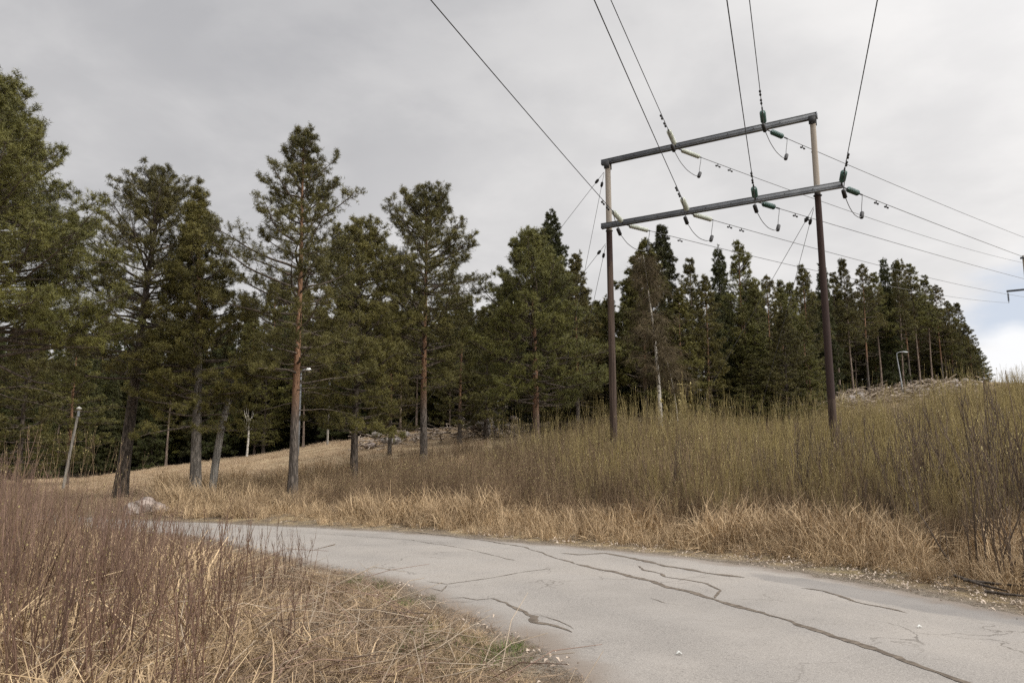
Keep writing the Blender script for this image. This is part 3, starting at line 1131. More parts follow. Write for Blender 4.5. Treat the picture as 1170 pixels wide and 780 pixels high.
VK = dict(k=6, nl=0.145, nw=0.028, dens=0.85, twigs=0.9)
variant('pa', 'pine_tree', 'bark', 'pine', 41, 12.0, 0.15, 0.22, 2.3, P_PT, spacing=0.42, per=(4, 6), **VK)
variant('pb', 'pine_tree', 'bark', 'pine', 42, 12.0, 0.15, 0.15, 2.5, P_CONE, spacing=0.42, per=(4, 6), **VK)
variant('pc', 'pine_tree', 'bark', 'pine_warm', 43, 12.0, 0.14, 0.18, 2.1, P_PT, spacing=0.42, per=(4, 6), **VK)
variant('pd', 'pine_tree', 'bark_dark', 'pine', 44, 12.0, 0.16, 0.08, 2.6, P_CONE, spacing=0.42, per=(4, 6), **VK)
variant('sa', 'spruce_tree', 'bark_dark', 'spruce', 45, 12.0, 0.14, 0.06, 2.0, P_SPIRE, kind='spruce', spacing=0.36, per=(5, 7), k=5, nl=0.15, nw=0.040, dens=0.85, twigs=0.9)
variant('sb', 'spruce_tree', 'bark_dark', 'spruce', 46, 12.0, 0.13, 0.10, 1.7, P_SPIRE, kind='spruce', spacing=0.40, per=(4, 7), k=5, nl=0.15, nw=0.040, dens=0.85, twigs=0.9, lump=0.5)
variant('ta', 'pine_tree', 'bark_pale', 'pine', 47, 12.0, 0.115, 0.46, 1.75, P_PT, spacing=0.40, per=(4, 6), dead=8, dead_z=(0.25, 0.45), **VK)
variant('tb', 'pine_tree', 'bark_pale', 'pine', 48, 12.0, 0.105, 0.36, 1.6, P_PT, spacing=0.40, per=(4, 6), dead=10, dead_z=(0.15, 0.38), **VK)
variant('tc', 'pine_tree', 'bark', 'pine_warm', 49, 12.0, 0.12, 0.40, 1.9, P_OLD, spacing=0.42, per=(3, 5), dead=8, dead_z=(0.2, 0.4), **VK)


def plant(key, px, Y, py_top, label, group, rz=None, wf=1.0, rng=random):
    src = VAR[key]
    if src[2]:
        o = copy_tree(src[0])
    else:
        o = src[0]
        src[2] = True
    p_ = ground_at(px, Y)
    h = max(3.0, h_for(px, Y, py_top, p_.z))
    s = h / src[1]
    o.location = p_
    o.rotation_euler = (rng.uniform(-0.02, 0.02), rng.uniform(-0.02, 0.02), rng.uniform(0, 6.28) if rz is None else rz)
    ws = (0.35 + 0.65 * s) * wf
    o.scale = (ws, ws, s)
    for k_ in ('label', 'group', 'category'):
        if k_ in o:
            del o[k_]
    tag(o, label, 'tree', group)
    return o


RN = random.Random(5)
ORD = ['first', 'second', 'third', 'fourth', 'fifth', 'sixth', 'seventh', 'eighth', 'ninth', 'tenth', 'eleventh', 'twelfth', 'thirteenth', 'fourteenth', 'fifteenth', 'sixteenth',
       'seventeenth', 'eighteenth', 'nineteenth', 'twentieth', 'twenty-first', 'twenty-second', 'twenty-third', 'twenty-fourth']
kind_of = lambda k: 'spruce' if k[0] == 's' else 'pine'


def zone(px):
    for lim_, nm_ in ((150, 'left of the dark leaning pine'), (225, 'between leaning pine and pale-trunked pine'), (342, 'between pale-trunked pine and tallest pine'), (412, 'just right of the tallest pine'),
                      (486, 'just left of the dome-topped pine'), (548, 'just right of the dome-topped pine'), (612, 'just left of the wide pine'), (697, 'between wide pine and left power pole'),
                      (752, 'between left power pole and birch'), (850, 'just right of the birch'), (940, 'just left of the right power pole'), (1030, 'between right power pole and hill lamp')):
        if px < lim_:
            return nm_
    return 'right of the hill lamp'


# right-hand hill: tops read off the photo, one by one
hill = [(795, 298, 'ta', 46), (812, 318, 'pc', 44), (829, 280, 'sa', 50), (851, 277, 'pb', 47), (869, 330, 'tb', 46), (884, 316, 'tc', 50), (897, 322, 'pa', 52), (912, 322, 'tb', 53),
        (928, 304, 'pb', 55), (946, 300, 'sb', 57), (960, 312, 'ta', 58), (976, 296, 'tb', 58), (993, 303, 'tc', 60), (1008, 312, 'ta', 62), (1022, 296, 'sb', 63), (1033, 300, 'tb', 62),
        (1041, 297, 'tc', 64), (1052, 303, 'ta', 64), (1066, 316, 'ta', 65), (1078, 325, 'tc', 66), (1090, 345, 'pb', 67), (1103, 346, 'tb', 68), (1112, 372, 'pb', 68), (1123, 398, 'pd', 69)]
for i, (px_, pt, k_, Y_) in enumerate(hill):
    plant(k_, px_, Y_, pt, kind_of(k_) + ' with top against the sky, ' + ORD[i] + ' from left on the right-hand hill', 'trees on the right-hand hill', wf=0.85, rng=RN)
for q in range(58):
    px_ = RN.uniform(780, 1118)
    Y_ = RN.uniform(3, 22) + float(np.interp(px_, [780, 900, 1000, 1130], [50, 56, 61, 65]))
    top_ = float(np.interp(px_, [780, 850, 950, 1040, 1090, 1125], [325, 315, 325, 318, 350, 395])) + RN.uniform(2, 40)
    k_ = RN.choice(['ta', 'tb', 'tc', 'ta', 'tb', 'sa', 'tb', 'pb'])
    plant(k_, px_, Y_, top_, kind_of(k_) + ' inside the right-hand wood, ' + zone(px_), 'trees inside the right-hand wood', rng=RN)
for q in range(26):
    px_ = 930 + q * 7.4 + RN.uniform(-3, 3)
    plant(RN.choice(['pb', 'pd', 'sa', 'pd']), px_, RN.uniform(68, 80), float(np.interp(px_, [930, 1060, 1120], [345, 345, 400])) + RN.uniform(-12, 15),
          'low conifer behind the right-hand wood, ' + zone(px_), 'low conifers behind the right-hand wood', rng=RN)
# low dark trees filling the foot of the wood left of the right pole
for q in range(20):
    px_ = RN.uniform(770, 935)
    Y_ = RN.uniform(43, 52)
    k_ = RN.choice(['pb', 'pd', 'sa', 'pc'])
    plant(k_, px_, Y_, RN.uniform(350, 420), 'low bushy ' + kind_of(k_) + ' at the foot of the wood, ' + zone(px_), 'bushy conifers between birch and right pole', rng=RN)

# the long dark wood behind the mown field
edge_y = lambda x: float(np.interp(x, [-400, 0, 100, 370, 560, 700, 800], [54, 56, 57, 57, 53, 50, 50]))
top_y = lambda x: float(np.interp(x, [-400, 0, 100, 200, 270, 330, 430, 545, 600, 700, 800], [360, 362, 368, 352, 345, 318, 318, 335, 315, 318, 328]))
lab_l = 'dark conifer in the dense wood behind the mown field at left'
lab_m = 'dark conifer in the dense wood behind the roadside pines, middle of the picture'
for row, (dy, n_, dt) in enumerate([(0, 42, 40), (4, 42, 16), (9, 40, 2), (15, 36, 0)]):
    for q in range(n_):
        px_ = -330 + (q + RN.random()) * 1090 / n_
        Y_ = edge_y(px_) + dy + RN.uniform(-1.5, 2)
        top_ = top_y(px_) + dt + RN.uniform(-8, 34)
        right = px_ >= 412
        ks = ['pd', 'sa', 'sb', 'pb', 'tb', 'ta'] if row == 0 else ['pa', 'pb', 'pc', 'sa', 'sb', 'pd']
        k_ = RN.choice(ks)
        plant(k_, px_, Y_, top_, 'dark ' + kind_of(k_) + [' at the front', ' in the second rank', ' deep', ' far back'][row] + ' in the wood, ' + zone(px_), 'wood behind the roadside pines' if right else 'wood behind the mown field', rng=RN)
for q in range(44):
    px_ = -60 + q * 13.5 + RN.uniform(-5, 5)
    Y_ = edge_y(px_) + RN.uniform(2, 8)
    k_ = RN.choice(['pd', 'pb', 'sa', 'pd'])
    plant(k_, px_, Y_, top_y(px_) + RN.uniform(45, 95), 'low young ' + kind_of(k_) + ' under the edge of the wood, ' + zone(px_), 'young conifers under the edge of the wood', wf=1.5, rng=RN)
# middle distance trees between the roadside pines and the wood
for (px_, Y_, top_, k_) in [(20, 38, 330, 'pd'), (75, 42, 370, 'pb'), (445, 40, 345, 'pc'), (525, 42, 345, 'pb'), (555, 43, 352, 'pd'), (575, 46, 330, 'pa'), (660, 42, 292, 'pc'), (668, 46, 330, 'pd'), (685, 48, 345, 'pb'), (700, 44, 340, 'pc'),
                             (780, 43, 330, 'pc'), (640, 44, 345, 'pd')]:
    plant(k_, px_, Y_, top_, 'green pine standing before the dark wood, %s %s' % ('nearer one' if Y_ < 44 else 'farther one', zone(px_)), 'conifers in the middle distance', rng=RN)

# ---- snag leaning beside the pale pine
def snag():
    b = at(240, 578, 27)
    zg = gz(b.x, b.y)
    pts = [(0, 0, -0.2), (0.10, 0, 1.2), (0.25, 0, 2.6), (0.40, 0.05, 3.3), (0.48, 0.05, 4.2), (0.5, 0.1, 4.9)]
    g = G()
    P = np.array(pts)
    t = np.linspace(0, 1, 22)
    pp = np.stack([np.interp(t, np.linspace(0, 1, 6), P[:, i]) for i in range(3)], 1)
    g.tube(pp, np.interp(t, [0, 0.6, 0.62, 0.75, 1], [0.145, 0.105, 0.13, 0.09, 0.05]), 9)
    o = empty('dead_tree', (b.x, b.y, zg))
    g.build('trunk', M['snag'], o, smooth=True)
    g2 = G()
    for (z, dx, dz, dy) in ((3.25, -0.25, 0.2, -0.1), (4.1, 0.35, 0.15, 0.1), (4.7, -0.4, 0.35, 0.1), (4.9, 0.25, 0.5, 0.0)):
        x = np.interp(z, P[:, 2], P[:, 0])
        g2.tube([(x, 0.04, z), (x + dx * 0.6, dy, z + dz * 0.7), (x + dx, dy * 1.5, z + dz)], [0.03, 0.018, 0.008], 5)
    g2.build('branch_stub', M['snag'], o)
    tag(o, 'pale grey leaning dead trunk just right of the thick-trunked pine', 'dead tree')


snag()


# ------------------------------------------------------------------ power line
YL = 28.0
pl_top = at(694.4, 190, YL)
pl_bot = at(701.5, 505, YL)
z_top = pl_top.z
# find the depth of the right pole so that its top is level with the left one
YR = YL
for q in range(40):
    zt = at(928.5, 139, YR).z
    YR *= (z_top - EYE) / (zt - EYE)
pr_top = at(928.5, 139, YR)
pr_low = at(949.5, 450, YR)
Lp = Vector((pl_top.x, YL, 0))
Rp = Vector((pr_top.x, YR, 0))
arm_dir = (Rp - Lp)
span = arm_dir.length
arm_dir.normalize()
arm_yaw = math.atan2(arm_dir.y, arm_dir.x)
z_up = (at(694, 184, YL).z + at(929, 134, YR).z) / 2
z_lo = (at(694, 260, YL).z + at(935, 219, YR).z) / 2
front = Vector((arm_dir.y, -arm_dir.x, 0))      # towards the camera
if front.y > 0:
    front = -front
print('PYLON', 'span', span, 'L', Lp, 'R', Rp, 'z', z_up, z_lo, at(694, 260, YL).z, at(935, 219, YR).z)

pyl = empty('power_pylon', (Lp + Rp) / 2 + Vector((0, 0, gz(*((Lp + Rp) / 2)[:2]))), 0.0)
O = pyl.location.copy()


def rel(v):
    return Vector(v) - O


def pole_obj(top, low, ztop, z1, z2, parent, org, r_top=0.125, r_bot=0.185):
    """round tapered pole through top and low; weather attribute: 2 grey, 1 tarred, 0 reddish"""
    d = (low - top).normalized()
    zg = gz(low.x, low.y) - 0.4
    # straight line, extended to the ground, only slightly out of plumb
    k = (zg - top.z) / d.z
    foot = top + d * k
    n_ = 60
    P = np.array([list((top + (foot - top) * (i / (n_ - 1))) - org) for i in range(n_)])
    rr = np.linspace(r_top, r_bot, n_)
    g = G()
    g.tube(P, rr, 14, cap=True)
    V = np.vstack(g.v)
    zw = V[:, 2] + org.z
    ang = vnoise(V[:, 0] * 3, V[:, 2], 2.0, 3) * 0.5
    wz = np.where(zw > z1, 2.0, np.where(zw > z2 + ang, 1.0, 0.0))
    return g.build('pole', M['pole'], parent, smooth=True, attrs={'weather': wz})


topL = Vector((pl_top.x, YL, z_up - 0.14))
topR = Vector((pr_top.x, YR, z_up - 0.14))
lowL = Vector((pl_bot.x - 0.0, YL, pl_bot.z))
lowR = Vector((pr_low.x, YR, pr_low.z))
zL2 = at(697, 312, YL).z
pole_obj(topL, lowL, z_up, z_lo - 0.1, zL2, pyl, O, 0.105, 0.145)
pole_obj(topR, lowR, z_up, z_lo - 0.1, 3.0, pyl, O, 0.092, 0.135)


def arm_obj(zc, a, b, off, parent, org, hh=0.195, dd=0.14, base=None, adir=None, fr=None):
    """steel channel beam from a to b metres along the arm direction (0 = left pole)"""
    base = Lp if base is None else base
    adir = arm_dir if adir is None else adir
    fr = front if fr is None else fr
    g = G()
    yaw = math.atan2(adir.y, adir.x)
    c, s_ = math.cos(yaw), math.sin(yaw)
    rot = [[c, -s_, 0], [s_, c, 0], [0, 0, 1]]
    mid = base + adir * (a + b) / 2 + fr * off - org
    Ln = b - a
    z = zc - org.z
    # web, top and bottom flanges, stiffening lip, end plates
    g.box((mid.x, mid.y, z), (Ln, dd, hh - 0.03), rot=rot)
    g.box((mid.x, mid.y, z + hh / 2 - 0.0075), (Ln + 0.004, dd + 0.035, 0.015), rot=rot)
    g.box((mid.x, mid.y, z - hh / 2 + 0.0075), (Ln + 0.004, dd + 0.035, 0.015), rot=rot)
    for e in (a, b):
        m2 = base + adir * (e + (0.005 if e == b else -0.005)) + fr * off - org
        g.box((m2.x, m2.y, z), (0.014, dd + 0.05, hh + 0.02), rot=rot)
    nb = int(Ln / 0.9)
    for i in range(nb):
        m3 = base + adir * (a + 0.45 + i * 0.9) + fr * (off + dd / 2 + 0.004) - org
        g.tube([(m3.x, m3.y, z), (m3.x + fr.x * 0.02, m3.y + fr.y * 0.02, z)], 0.018, 6, 1, cap=True)
    return g.build('crossarm', [M['steel'], M['iron']], parent)


def along(px, py, off=0.0):
    """distance along the arm (from the left pole) where image column px meets the arm's vertical plane"""
    d = px_dir(px, py)
    # solve camera + k d = Lp + s arm_dir + front*off  in plan
    bx, by = Lp.x + front.x * off, Lp.y + front.y * off
    den_ = d.x * arm_dir.y - d.y * arm_dir.x
    k = (bx * arm_dir.y - by * arm_dir.x) / den_
    P = Vector((d.x * k, d.y * k, 0))
    return (P - Vector((bx, by, 0))).dot(arm_dir)


arm_obj(z_up, along(688, 185), along(933.5, 134), 0.0, pyl, O)
arm_obj(z_lo, along(688, 261, 0.27), along(963, 213, 0.27), 0.27, pyl, O)
# cap plates that hold the upper beam on the pole tops, clamps for the lower beam
for P_, lab in ((topL, 0), (topR, 0)):
    g = G()
    c, s_ = math.cos(arm_yaw), math.sin(arm_yaw)
    rot = [[c, -s_, 0], [s_, c, 0], [0, 0, 1]]
    q_ = P_ - O
    for sg in (-1, 1):
        g.box((q_.x + front.x * sg * 0.112, q_.y + front.y * sg * 0.112, q_.z - 0.02), (0.22, 0.022, 0.30), rot=rot)
        g.tube([(q_.x + front.x * sg * 0.15, q_.y + front.y * sg * 0.15, q_.z - 0.15), (q_.x + front.x * sg * 0.12, q_.y + front.y * sg * 0.12, q_.z - 0.15)], 0.022, 6, cap=True)
    g.build('bracket', M['iron'], pyl)
for P_, lw in ((topL, lowL), (topR, lowR)):
    g = G()
    f = (z_lo - P_.z) / (lw.z - P_.z)
    q_ = P_ + (lw - P_) * f - O
    for dz_ in (-0.14, 0.14):
        g.tube([(q_.x + math.cos(a) * 0.125, q_.y + math.sin(a) * 0.125, q_.z + dz_) for a in np.linspace(0, 2 * PI, 15)], 0.02, 5)
    g.build('clamp', M['iron'], pyl)

# second pylon on the hill at the right edge
Y2 = 80.0
P2_left = at(1169, 292, Y2)
z2_up = P2_left.z
z2_lo = at(1150, 331, Y2).z
L2 = Vector((P2_left.x, Y2, 0))
R2 = L2 + arm_dir * span
gz2 = gz(*((L2 + R2) / 2)[:2])
pyl2 = empty('power_pylon', (L2.x + (R2 - L2).x / 2, L2.y + (R2 - L2).y / 2, gz2))
O2 = pyl2.location.copy()
tag(pyl, 'large wooden two-pole power pylon with two grey steel crossarms beside the road', 'power pylon')
tag(pyl2, 'distant power pylon cut by the right edge, its arm end and hanging insulator showing', 'power pylon')
for b_ in (L2, R2):
    t_ = Vector((b_.x, b_.y, z2_up))
    pole_obj(t_, t_ - Vector((0, 0, 8)), z2_up, -99, -99, pyl2, O2, 0.11, 0.16)
s2a = -1.85
arm_obj(z2_up - 0.3, -0.3, span + 0.3, 0.25, pyl2, O2, base=L2)
arm_obj(z2_lo, s2a, span + 1.2, 0.25, pyl2, O2, base=L2)

# insulators and conductors -------------------------------------------------
# (column on arm, arm z, arm offset, entry point at the photo's top edge, glass, sag point on outgoing wire)
LINES = [
    ('C1', along(713, 256, 0.27), z_lo, 0.27, (498, 0), 'glass_pale', 0, 'left end of the lower crossarm', (1090, 340)),
    ('C2', along(787, 243, 0.27), z_lo, 0.27, (680, 0), 'glass_pale', 1, 'second place from left on the lower crossarm', (1090, 325)),
    ('C3', along(773, 168), z_up, 0.0, (700, 0), 'glass_pale', 4, 'left half of the upper crossarm', (1090, 281)),
    ('C4', along(864, 228, 0.27), z_lo, 0.27, (832, 0), 'glass_dark', 2, 'third place from left on the lower crossarm', (1090, 299)),
    ('C5', along(874, 146), z_up, 0.0, (857, 0), 'glass_dark', 5, 'right half of the upper crossarm', (1137, 260)),
    ('C6', along(962, 212, 0.27), z_lo, 0.27, (1000, 0), 'glass_dark', 3, 'right end of the lower crossarm', (1090, 267)),
]
back_dir = Vector((-(912 - 585) / 870.0, -1, 0)).normalized()     # the line comes from behind the camera
SPAN_IN = 95.0


def insulator(p0, p1, mat, long_=True):
    """string of glass discs between p0 (arm) and p1 (wire clamp); returns part mesh"""
    g = G()
    a, b = np.array(p0 - O), np.array(p1 - O)
    d = b - a
    Ln = np.linalg.norm(d)
    d = d / Ln
    g.tube([a, a + d * 0.34], 0.022, 6, 1)
    g.tube([b - d * 0.22, b], 0.026, 6, 1)
    s0, s1 = (0.30, Ln - 0.16) if long_ else (0.46, Ln - 0.42)
    rs = 0.68 if long_ else 0.76
    nd_ = int(round((s1 - s0) / 0.135))
    for i in range(nd_):
        t0 = s0 + (s1 - s0) * i / nd_
        h = (s1 - s0) / nd_
        prof = [(0.0, 0.035), (0.30, 0.05), (0.42, 0.125), (0.62, 0.135), (0.66, 0.10), (0.72, 0.04), (1.0, 0.03)]
        g.tube([a + d * (t0 + h * u) for u, r_ in prof], [r_ * rs for u, r_ in prof], 12)
    return g.build('insulator', [mat, M['iron']], pyl, smooth=True)


def wire_pts(A, B, sag, n_=60):
    t = np.linspace(0, 1, n_)
    A, B = np.array(A), np.array(B)
    P = A[None] * (1 - t[:, None]) + B[None] * t[:, None]
    P[:, 2] -= 4 * sag * t * (1 - t)
    return P


def damper(par, P, dist, org, reverse=False):
    """two-bell vibration damper hung under the wire at a distance from its clamp"""
    Pn = P[::-1] if reverse else P
    seg = np.linalg.norm(np.diff(Pn, axis=0), axis=1)
    cum = np.concatenate([[0], np.cumsum(seg)])
    c = np.array([np.interp(dist, cum, Pn[:, i]) for i in range(3)])
    c2 = np.array([np.interp(dist + 0.3, cum, Pn[:, i]) for i in range(3)])
    d = (c2 - c) / np.linalg.norm(c2 - c)
    g = G()
    o_ = np.array(org)
    g.tube([c - o_, c - o_ - np.array([0, 0, 0.10])], 0.018, 6, cap=True)
    low_ = c - o_ - np.array([0, 0, 0.10])
    g.tube([low_ - d * 0.11, low_, low_ + d * 0.11], 0.008, 5)
    for sg in (-1, 1):
        e = low_ + d * sg * 0.11
        g.tube([e - d * sg * 0.05 - [0, 0, 0.005], e - d * sg * 0.01 - [0, 0, 0.01], e + d * sg * 0.05 - [0, 0, 0.01], e + d * sg * 0.07 - [0, 0, 0.01]], [0.022, 0.036, 0.036, 0.02], 8, cap=True)
    g.build('damper', M['iron'], par, smooth=True)


for (nm, s_arm, za, off, top_px, glass, slot, where, opx) in LINES:
    A0 = Lp + arm_dir * s_arm + front * off
    A0.z = za
    # --- incoming side: the cable's bearing is turned until it leaves the frame where the photo shows it
    fa = A0 + front * 0.10 - Vector((0, 0, 0.03))
    S_c = 1.3
    best = None
    for q in range(-60, 61):
        a_ = math.atan2(back_dir.x, back_dir.y) + R(q * 0.15)
        d_ = Vector((math.sin(a_), math.cos(a_), 0))
        st = fa + d_ * 1.75
        for t_ in np.linspace(2, 22, 120):
            u_ = t_ / SPAN_IN
            P_ = st + d_ * t_ + Vector((0, 0, -4 * S_c * u_ * (1 - u_)))
            c_, s_ = math.cos(PITCH), math.sin(PITCH)
            dep = P_.y * c_ + (P_.z - EYE) * s_
            upv = -P_.y * s_ + (P_.z - EYE) * c_
            if dep > 0.5:
                e_ = math.hypot(585 + F_PX * P_.x / dep - top_px[0], 390 - F_PX * upv / dep - top_px[1])
                if best is None or e_ < best[0]:
                    best = (e_, d_, q)
    d_in = best[1]
    print('WIRE', nm, round(best[0], 1), best[2])
    dirv_ = (d_in * 1.0 - Vector((0, 0, 4 * S_c / SPAN_IN))).normalized()
    clamp_in = fa + dirv_ * 1.75
    insulator(fa, clamp_in, M[glass], glass == 'glass_pale')
    B = clamp_in + d_in * SPAN_IN
    # steer the far end so that the wire passes through the point read at the top edge
    wp = wire_pts(clamp_in, B, S_c, 90)
    root = empty('power_cable', clamp_in)
    g = G()
    g.tube(wp - np.array(clamp_in), 0.012, 6)
    g.build('wire', M['wire'], root, smooth=True)
    damper(root, wp, 0.75, clamp_in)
    damper(root, wp, 1.45, clamp_in)
    tag(root, 'cable coming down from the sky to the ' + where, 'power cable', 'cables coming in over the camera')
    # --- outgoing side to the second pylon
    s2 = {0: s2a + 0.1, 1: s2a + 3.3, 2: span - 1.9, 3: span + 1.1, 4: 1.9, 5: span - 1.6}[slot]
    zz2 = (z2_lo if slot < 4 else z2_up - 0.3)
    H2 = L2 + arm_dir * s2 + front * 0.25
    hang_top = Vector((H2.x, H2.y, zz2 - 0.1))
    hang = Vector((H2.x, H2.y, zz2 - 1.30))
    fb = A0 - front * 0.10 - Vector((0, 0, 0.05))
    ho = Vector((hang.x - fb.x, hang.y - fb.y, 0))
    Lo = ho.length
    ho.normalize()
    # sag from the point read on the photo
    rd_ = px_dir(*opx)
    den_ = rd_.x * ho.y - rd_.y * ho.x
    rel0 = fb + ho * 1.7
    k = (rel0.x * ho.y - rel0.y * ho.x) / den_
    T = Vector((rd_.x * k, rd_.y * k, EYE + rd_.z * k))
    u_ = (T - rel0).dot(ho) / (Lo - 1.7)
    lin = rel0.z * (1 - u_) + hang.z * u_
    S = (lin - T.z) / max(1e-3, 4 * u_ * (1 - u_))
    S_c = min(2.6, max(0.2, S))
    print('OUT', nm, 'u', round(u_, 2), 'sag', round(S, 2), 'len', round(Lo, 1))
    slope = (hang.z - fb.z) / Lo - 4 * S_c / Lo
    do = (ho + Vector((0, 0, slope))).normalized()
    clamp_out = fb + do * 1.7
    insulator(fb, clamp_out, M[glass], glass == 'glass_pale')
    wp2 = wire_pts(clamp_out, hang, S_c, 70)
    root = empty('power_cable', clamp_out)
    g = G()
    g.tube(wp2 - np.array(clamp_out), 0.0125, 6)
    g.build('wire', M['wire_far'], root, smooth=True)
    damper(root, wp2, 1.3, clamp_out)
    damper(root, wp2, 2.3, clamp_out)
    tag(root, 'cable going right to far pylon from the ' + where, 'power cable', 'cables going on to the far pylon')
    # hanging insulator on the far pylon
    g = G()
    hb = np.array(hang_top - O2)
    ht = np.array(hang - O2)
    dd_ = ht - hb
    prof = [(0, .03), (.1, .03)]
    for i in range(7):
        f0 = 0.14 + i * 0.1
        prof += [(f0, .04), (f0 + .03, .11), (f0 + .05, .11), (f0 + .06, .04)]
    prof += [(.9, .03), (1, .04)]
    g.tube([hb + dd_ * a for a, r_ in prof], [r_ for a, r_ in prof], 8)
    g.build('insulator', M['iron'], pyl2, smooth=True)
    # --- jumper loop under the arm with its two weights
    c0, c1 = np.array(clamp_in), np.array(clamp_out)
    w0 = c0 + (np.array(fa) - c0) * 0.55 + np.array([0, 0, -1.0])
    w1 = c1 + np.array([0, 0, -0.78]) + (np.array(fb) - c1) * 0.10
    if off == 0.0:
        w0[2] = za - 0.42
    else:
        w0[2] = za - 0.62
    midp = (w0 + w1) / 2 + np.array([0, 0, -0.30])
    pth = [c0, c0 * 0.6 + w0 * 0.4 + np.array([0, 0, -0.05]), w0 + np.array([0, 0, 0.16]), w0, w0 * 0.75 + w1 * 0.25 + [0, 0, -0.24], midp, w0 * 0.2 + w1 * 0.8 + [0, 0, -0.20], w1, w1 + [0, 0, 0.25], c1 * 0.8 + w1 * 0.2, c1]
    root = empty('jumper_cable', Vector(c0))
    P_ = np.array(pth)
    kk = np.linspace(0, 1, len(P_))
    fin = np.linspace(0, 1, 60)
    PP = np.stack([np.interp(fin, kk, P_[:, i]) for i in range(3)], 1)
    for _ in range(3):
        PP[1:-1] = (PP[:-2] + 2 * PP[1:-1] + PP[2:]) / 4
    g = G()
    g.tube(PP - c0, 0.0125, 6)
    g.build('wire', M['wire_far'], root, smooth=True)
    for w_ in (w0, w1):
        g = G()
        i0 = np.abs(np.linalg.norm(PP - w_, axis=1)).argmin()
        dd_ = unit(PP[min(59, i0 + 2)] - PP[max(0, i0 - 2)])
        c_ = PP[i0] - c0
        g.tube([c_ - dd_ * 0.16, c_ - dd_ * 0.13, c_ + dd_ * 0.13, c_ + dd_ * 0.16], [0.03, 0.068, 0.068, 0.03], 10, cap=True)
        g.build('weight', M['iron'], root, smooth=True)
    tag(root, 'jumper loop with dark weights at the ' + where, 'jumper cable', 'jumper loops under the crossarms')

# guy wires
def guy(p, px_mid, ydep, label):
    """stay from the pole towards the ground, passing image point px_mid at depth ydep"""
    T = at(px_mid[0], px_mid[1], ydep)
    d = T - p
    k = 1.0
    while True:
        q_ = p + d * k
        if q_.z < gz(q_.x, q_.y) - 0.1 or k > 12:
            break
        k += 0.05
    root = empty('guy_wire', p)
    g = G()
    g.tube([(0, 0, 0), tuple((q_ - p) * 0.5), tuple(q_ - p)], 0.0085, 5)
    g.build('wire', M['wire_far'], root)
    u_ = (q_ - p).normalized()
    g = G()
    g.tube([tuple(u_ * 0.35), tuple(u_ * 0.40), tuple(u_ * 0.52), tuple(u_ * 0.57)], [0.02, 0.055, 0.055, 0.02], 8, cap=True)
    g.build('stay_insulator', M['iron'], root, smooth=True)
    tag(root, label, 'guy wire')


def on_pole(top, low, py, px, Y):
    z = at(px, py, Y).z
    f = (z - top.z) / (low.z - top.z)
    return top + (low - top) * f + Vector((-0.14, 0.05, 0))


guy(on_pole(topL, lowL, 196, 694, YL), (645, 255), 29.5, 'flatter of the two stays from the top of the left pole')
guy(on_pole(topL, lowL, 197, 694, YL), (670, 300), 30.0, 'steeper of the two stays from the top of the left pole')
guy(on_pole(topL, lowL, 278, 697, YL), (674, 302), 28.8, 'flatter of the two stays tied below the lower crossarm on the left pole')
guy(on_pole(topL, lowL, 280, 697, YL), (684, 318), 29.2, 'steeper of the two stays tied below the lower crossarm on the left pole')
guy(on_pole(topR, lowR, 236, 935, YR), (903, 283), 25.0, 'flatter of the two stays running down left from the right pole')
guy(on_pole(topR, lowR, 238, 935, YR), (918, 283), 25.0, 'steeper of the two stays running down left from the right pole')


# ------------------------------------------------------------------ lamp posts
def lamp_post(px, Y, py_top, lean, arm, r, label, head='arm', hs=1.0):
    p_ = ground_at(px, Y)
    h = h_for(px, Y, py_top, p_.z)
    e = empty('street_lamp', p_)
    g = G()
    g.tube([(0, 0, -0.3), (lean * 0.5, 0, h * 0.5), (lean, 0, h)], [r * 1.3, r * 1.1, r * 0.85], 9, cap=True)
    g.build('post', M['galv'] if head == 'arm' else M['snag'], e, smooth=True)
    if head == 'arm':
        g = G()
        g.tube([(lean, 0, h - 0.05), (lean + arm * 0.1, 0, h + 0.18), (lean + arm * 0.45, 0, h + 0.26), (lean + arm, 0, h + 0.28)], 0.035, 7)
        g.build('arm', M['galv'], e, smooth=True)
        g = G()
        g.tube([(lean + arm * 0.92, 0, h + 0.28), (lean + arm * 1.05, 0, h + 0.27), (lean + arm * 1.55, 0, h + 0.24), (lean + arm * 1.8, 0, h + 0.26)], [0.05 * hs, 0.12 * hs, 0.13 * hs, 0.03], 10, cap=True)
        g.build('lamp_head', M['lamp_white'] if hs > 0.8 else M['galv'], e, smooth=True)
    else:
        g = G()
        g.tube([(lean, 0, h - 0.28), (lean, 0, h - 0.02)], [r * 1.15, r * 1.15], 9, cap=True)
        g.build('collar', M['galv'], e, smooth=True)
        g = G()
        a = np.linspace(0, 1, 9)
        rr = [0.02, 0.05, 0.09, 0.115, 0.12, 0.11, 0.085, 0.05, 0.01]
        g.tube([(lean, 0, h + 0.20 * q) for q in a], rr, 12)
        g.build('lamp_head', M['lamp_head'], e, smooth=True)
    tag(e, label, 'street lamp')


lamp_post(71, 36, 469, 0.45, 0, 0.055, 'pale leaning lamp post with a round head above the shrubs at far left', head='globe')
lamp_post(340, 47, 427, 0.0, 0.35, 0.07, 'lamp post with pale arm, half hidden behind the tallest pine trunk')
lamp_post(374, 52, 436, 0.0, 0, 0.06, 'thin pale lamp post with small head between tallest pine and bushy pine', head='globe')
lamp_post(1032, 57, 406, -0.28, 0.5, 0.05, 'slim grey lamp post with bent arm on the hill, right of the right power pole', hs=0.55)
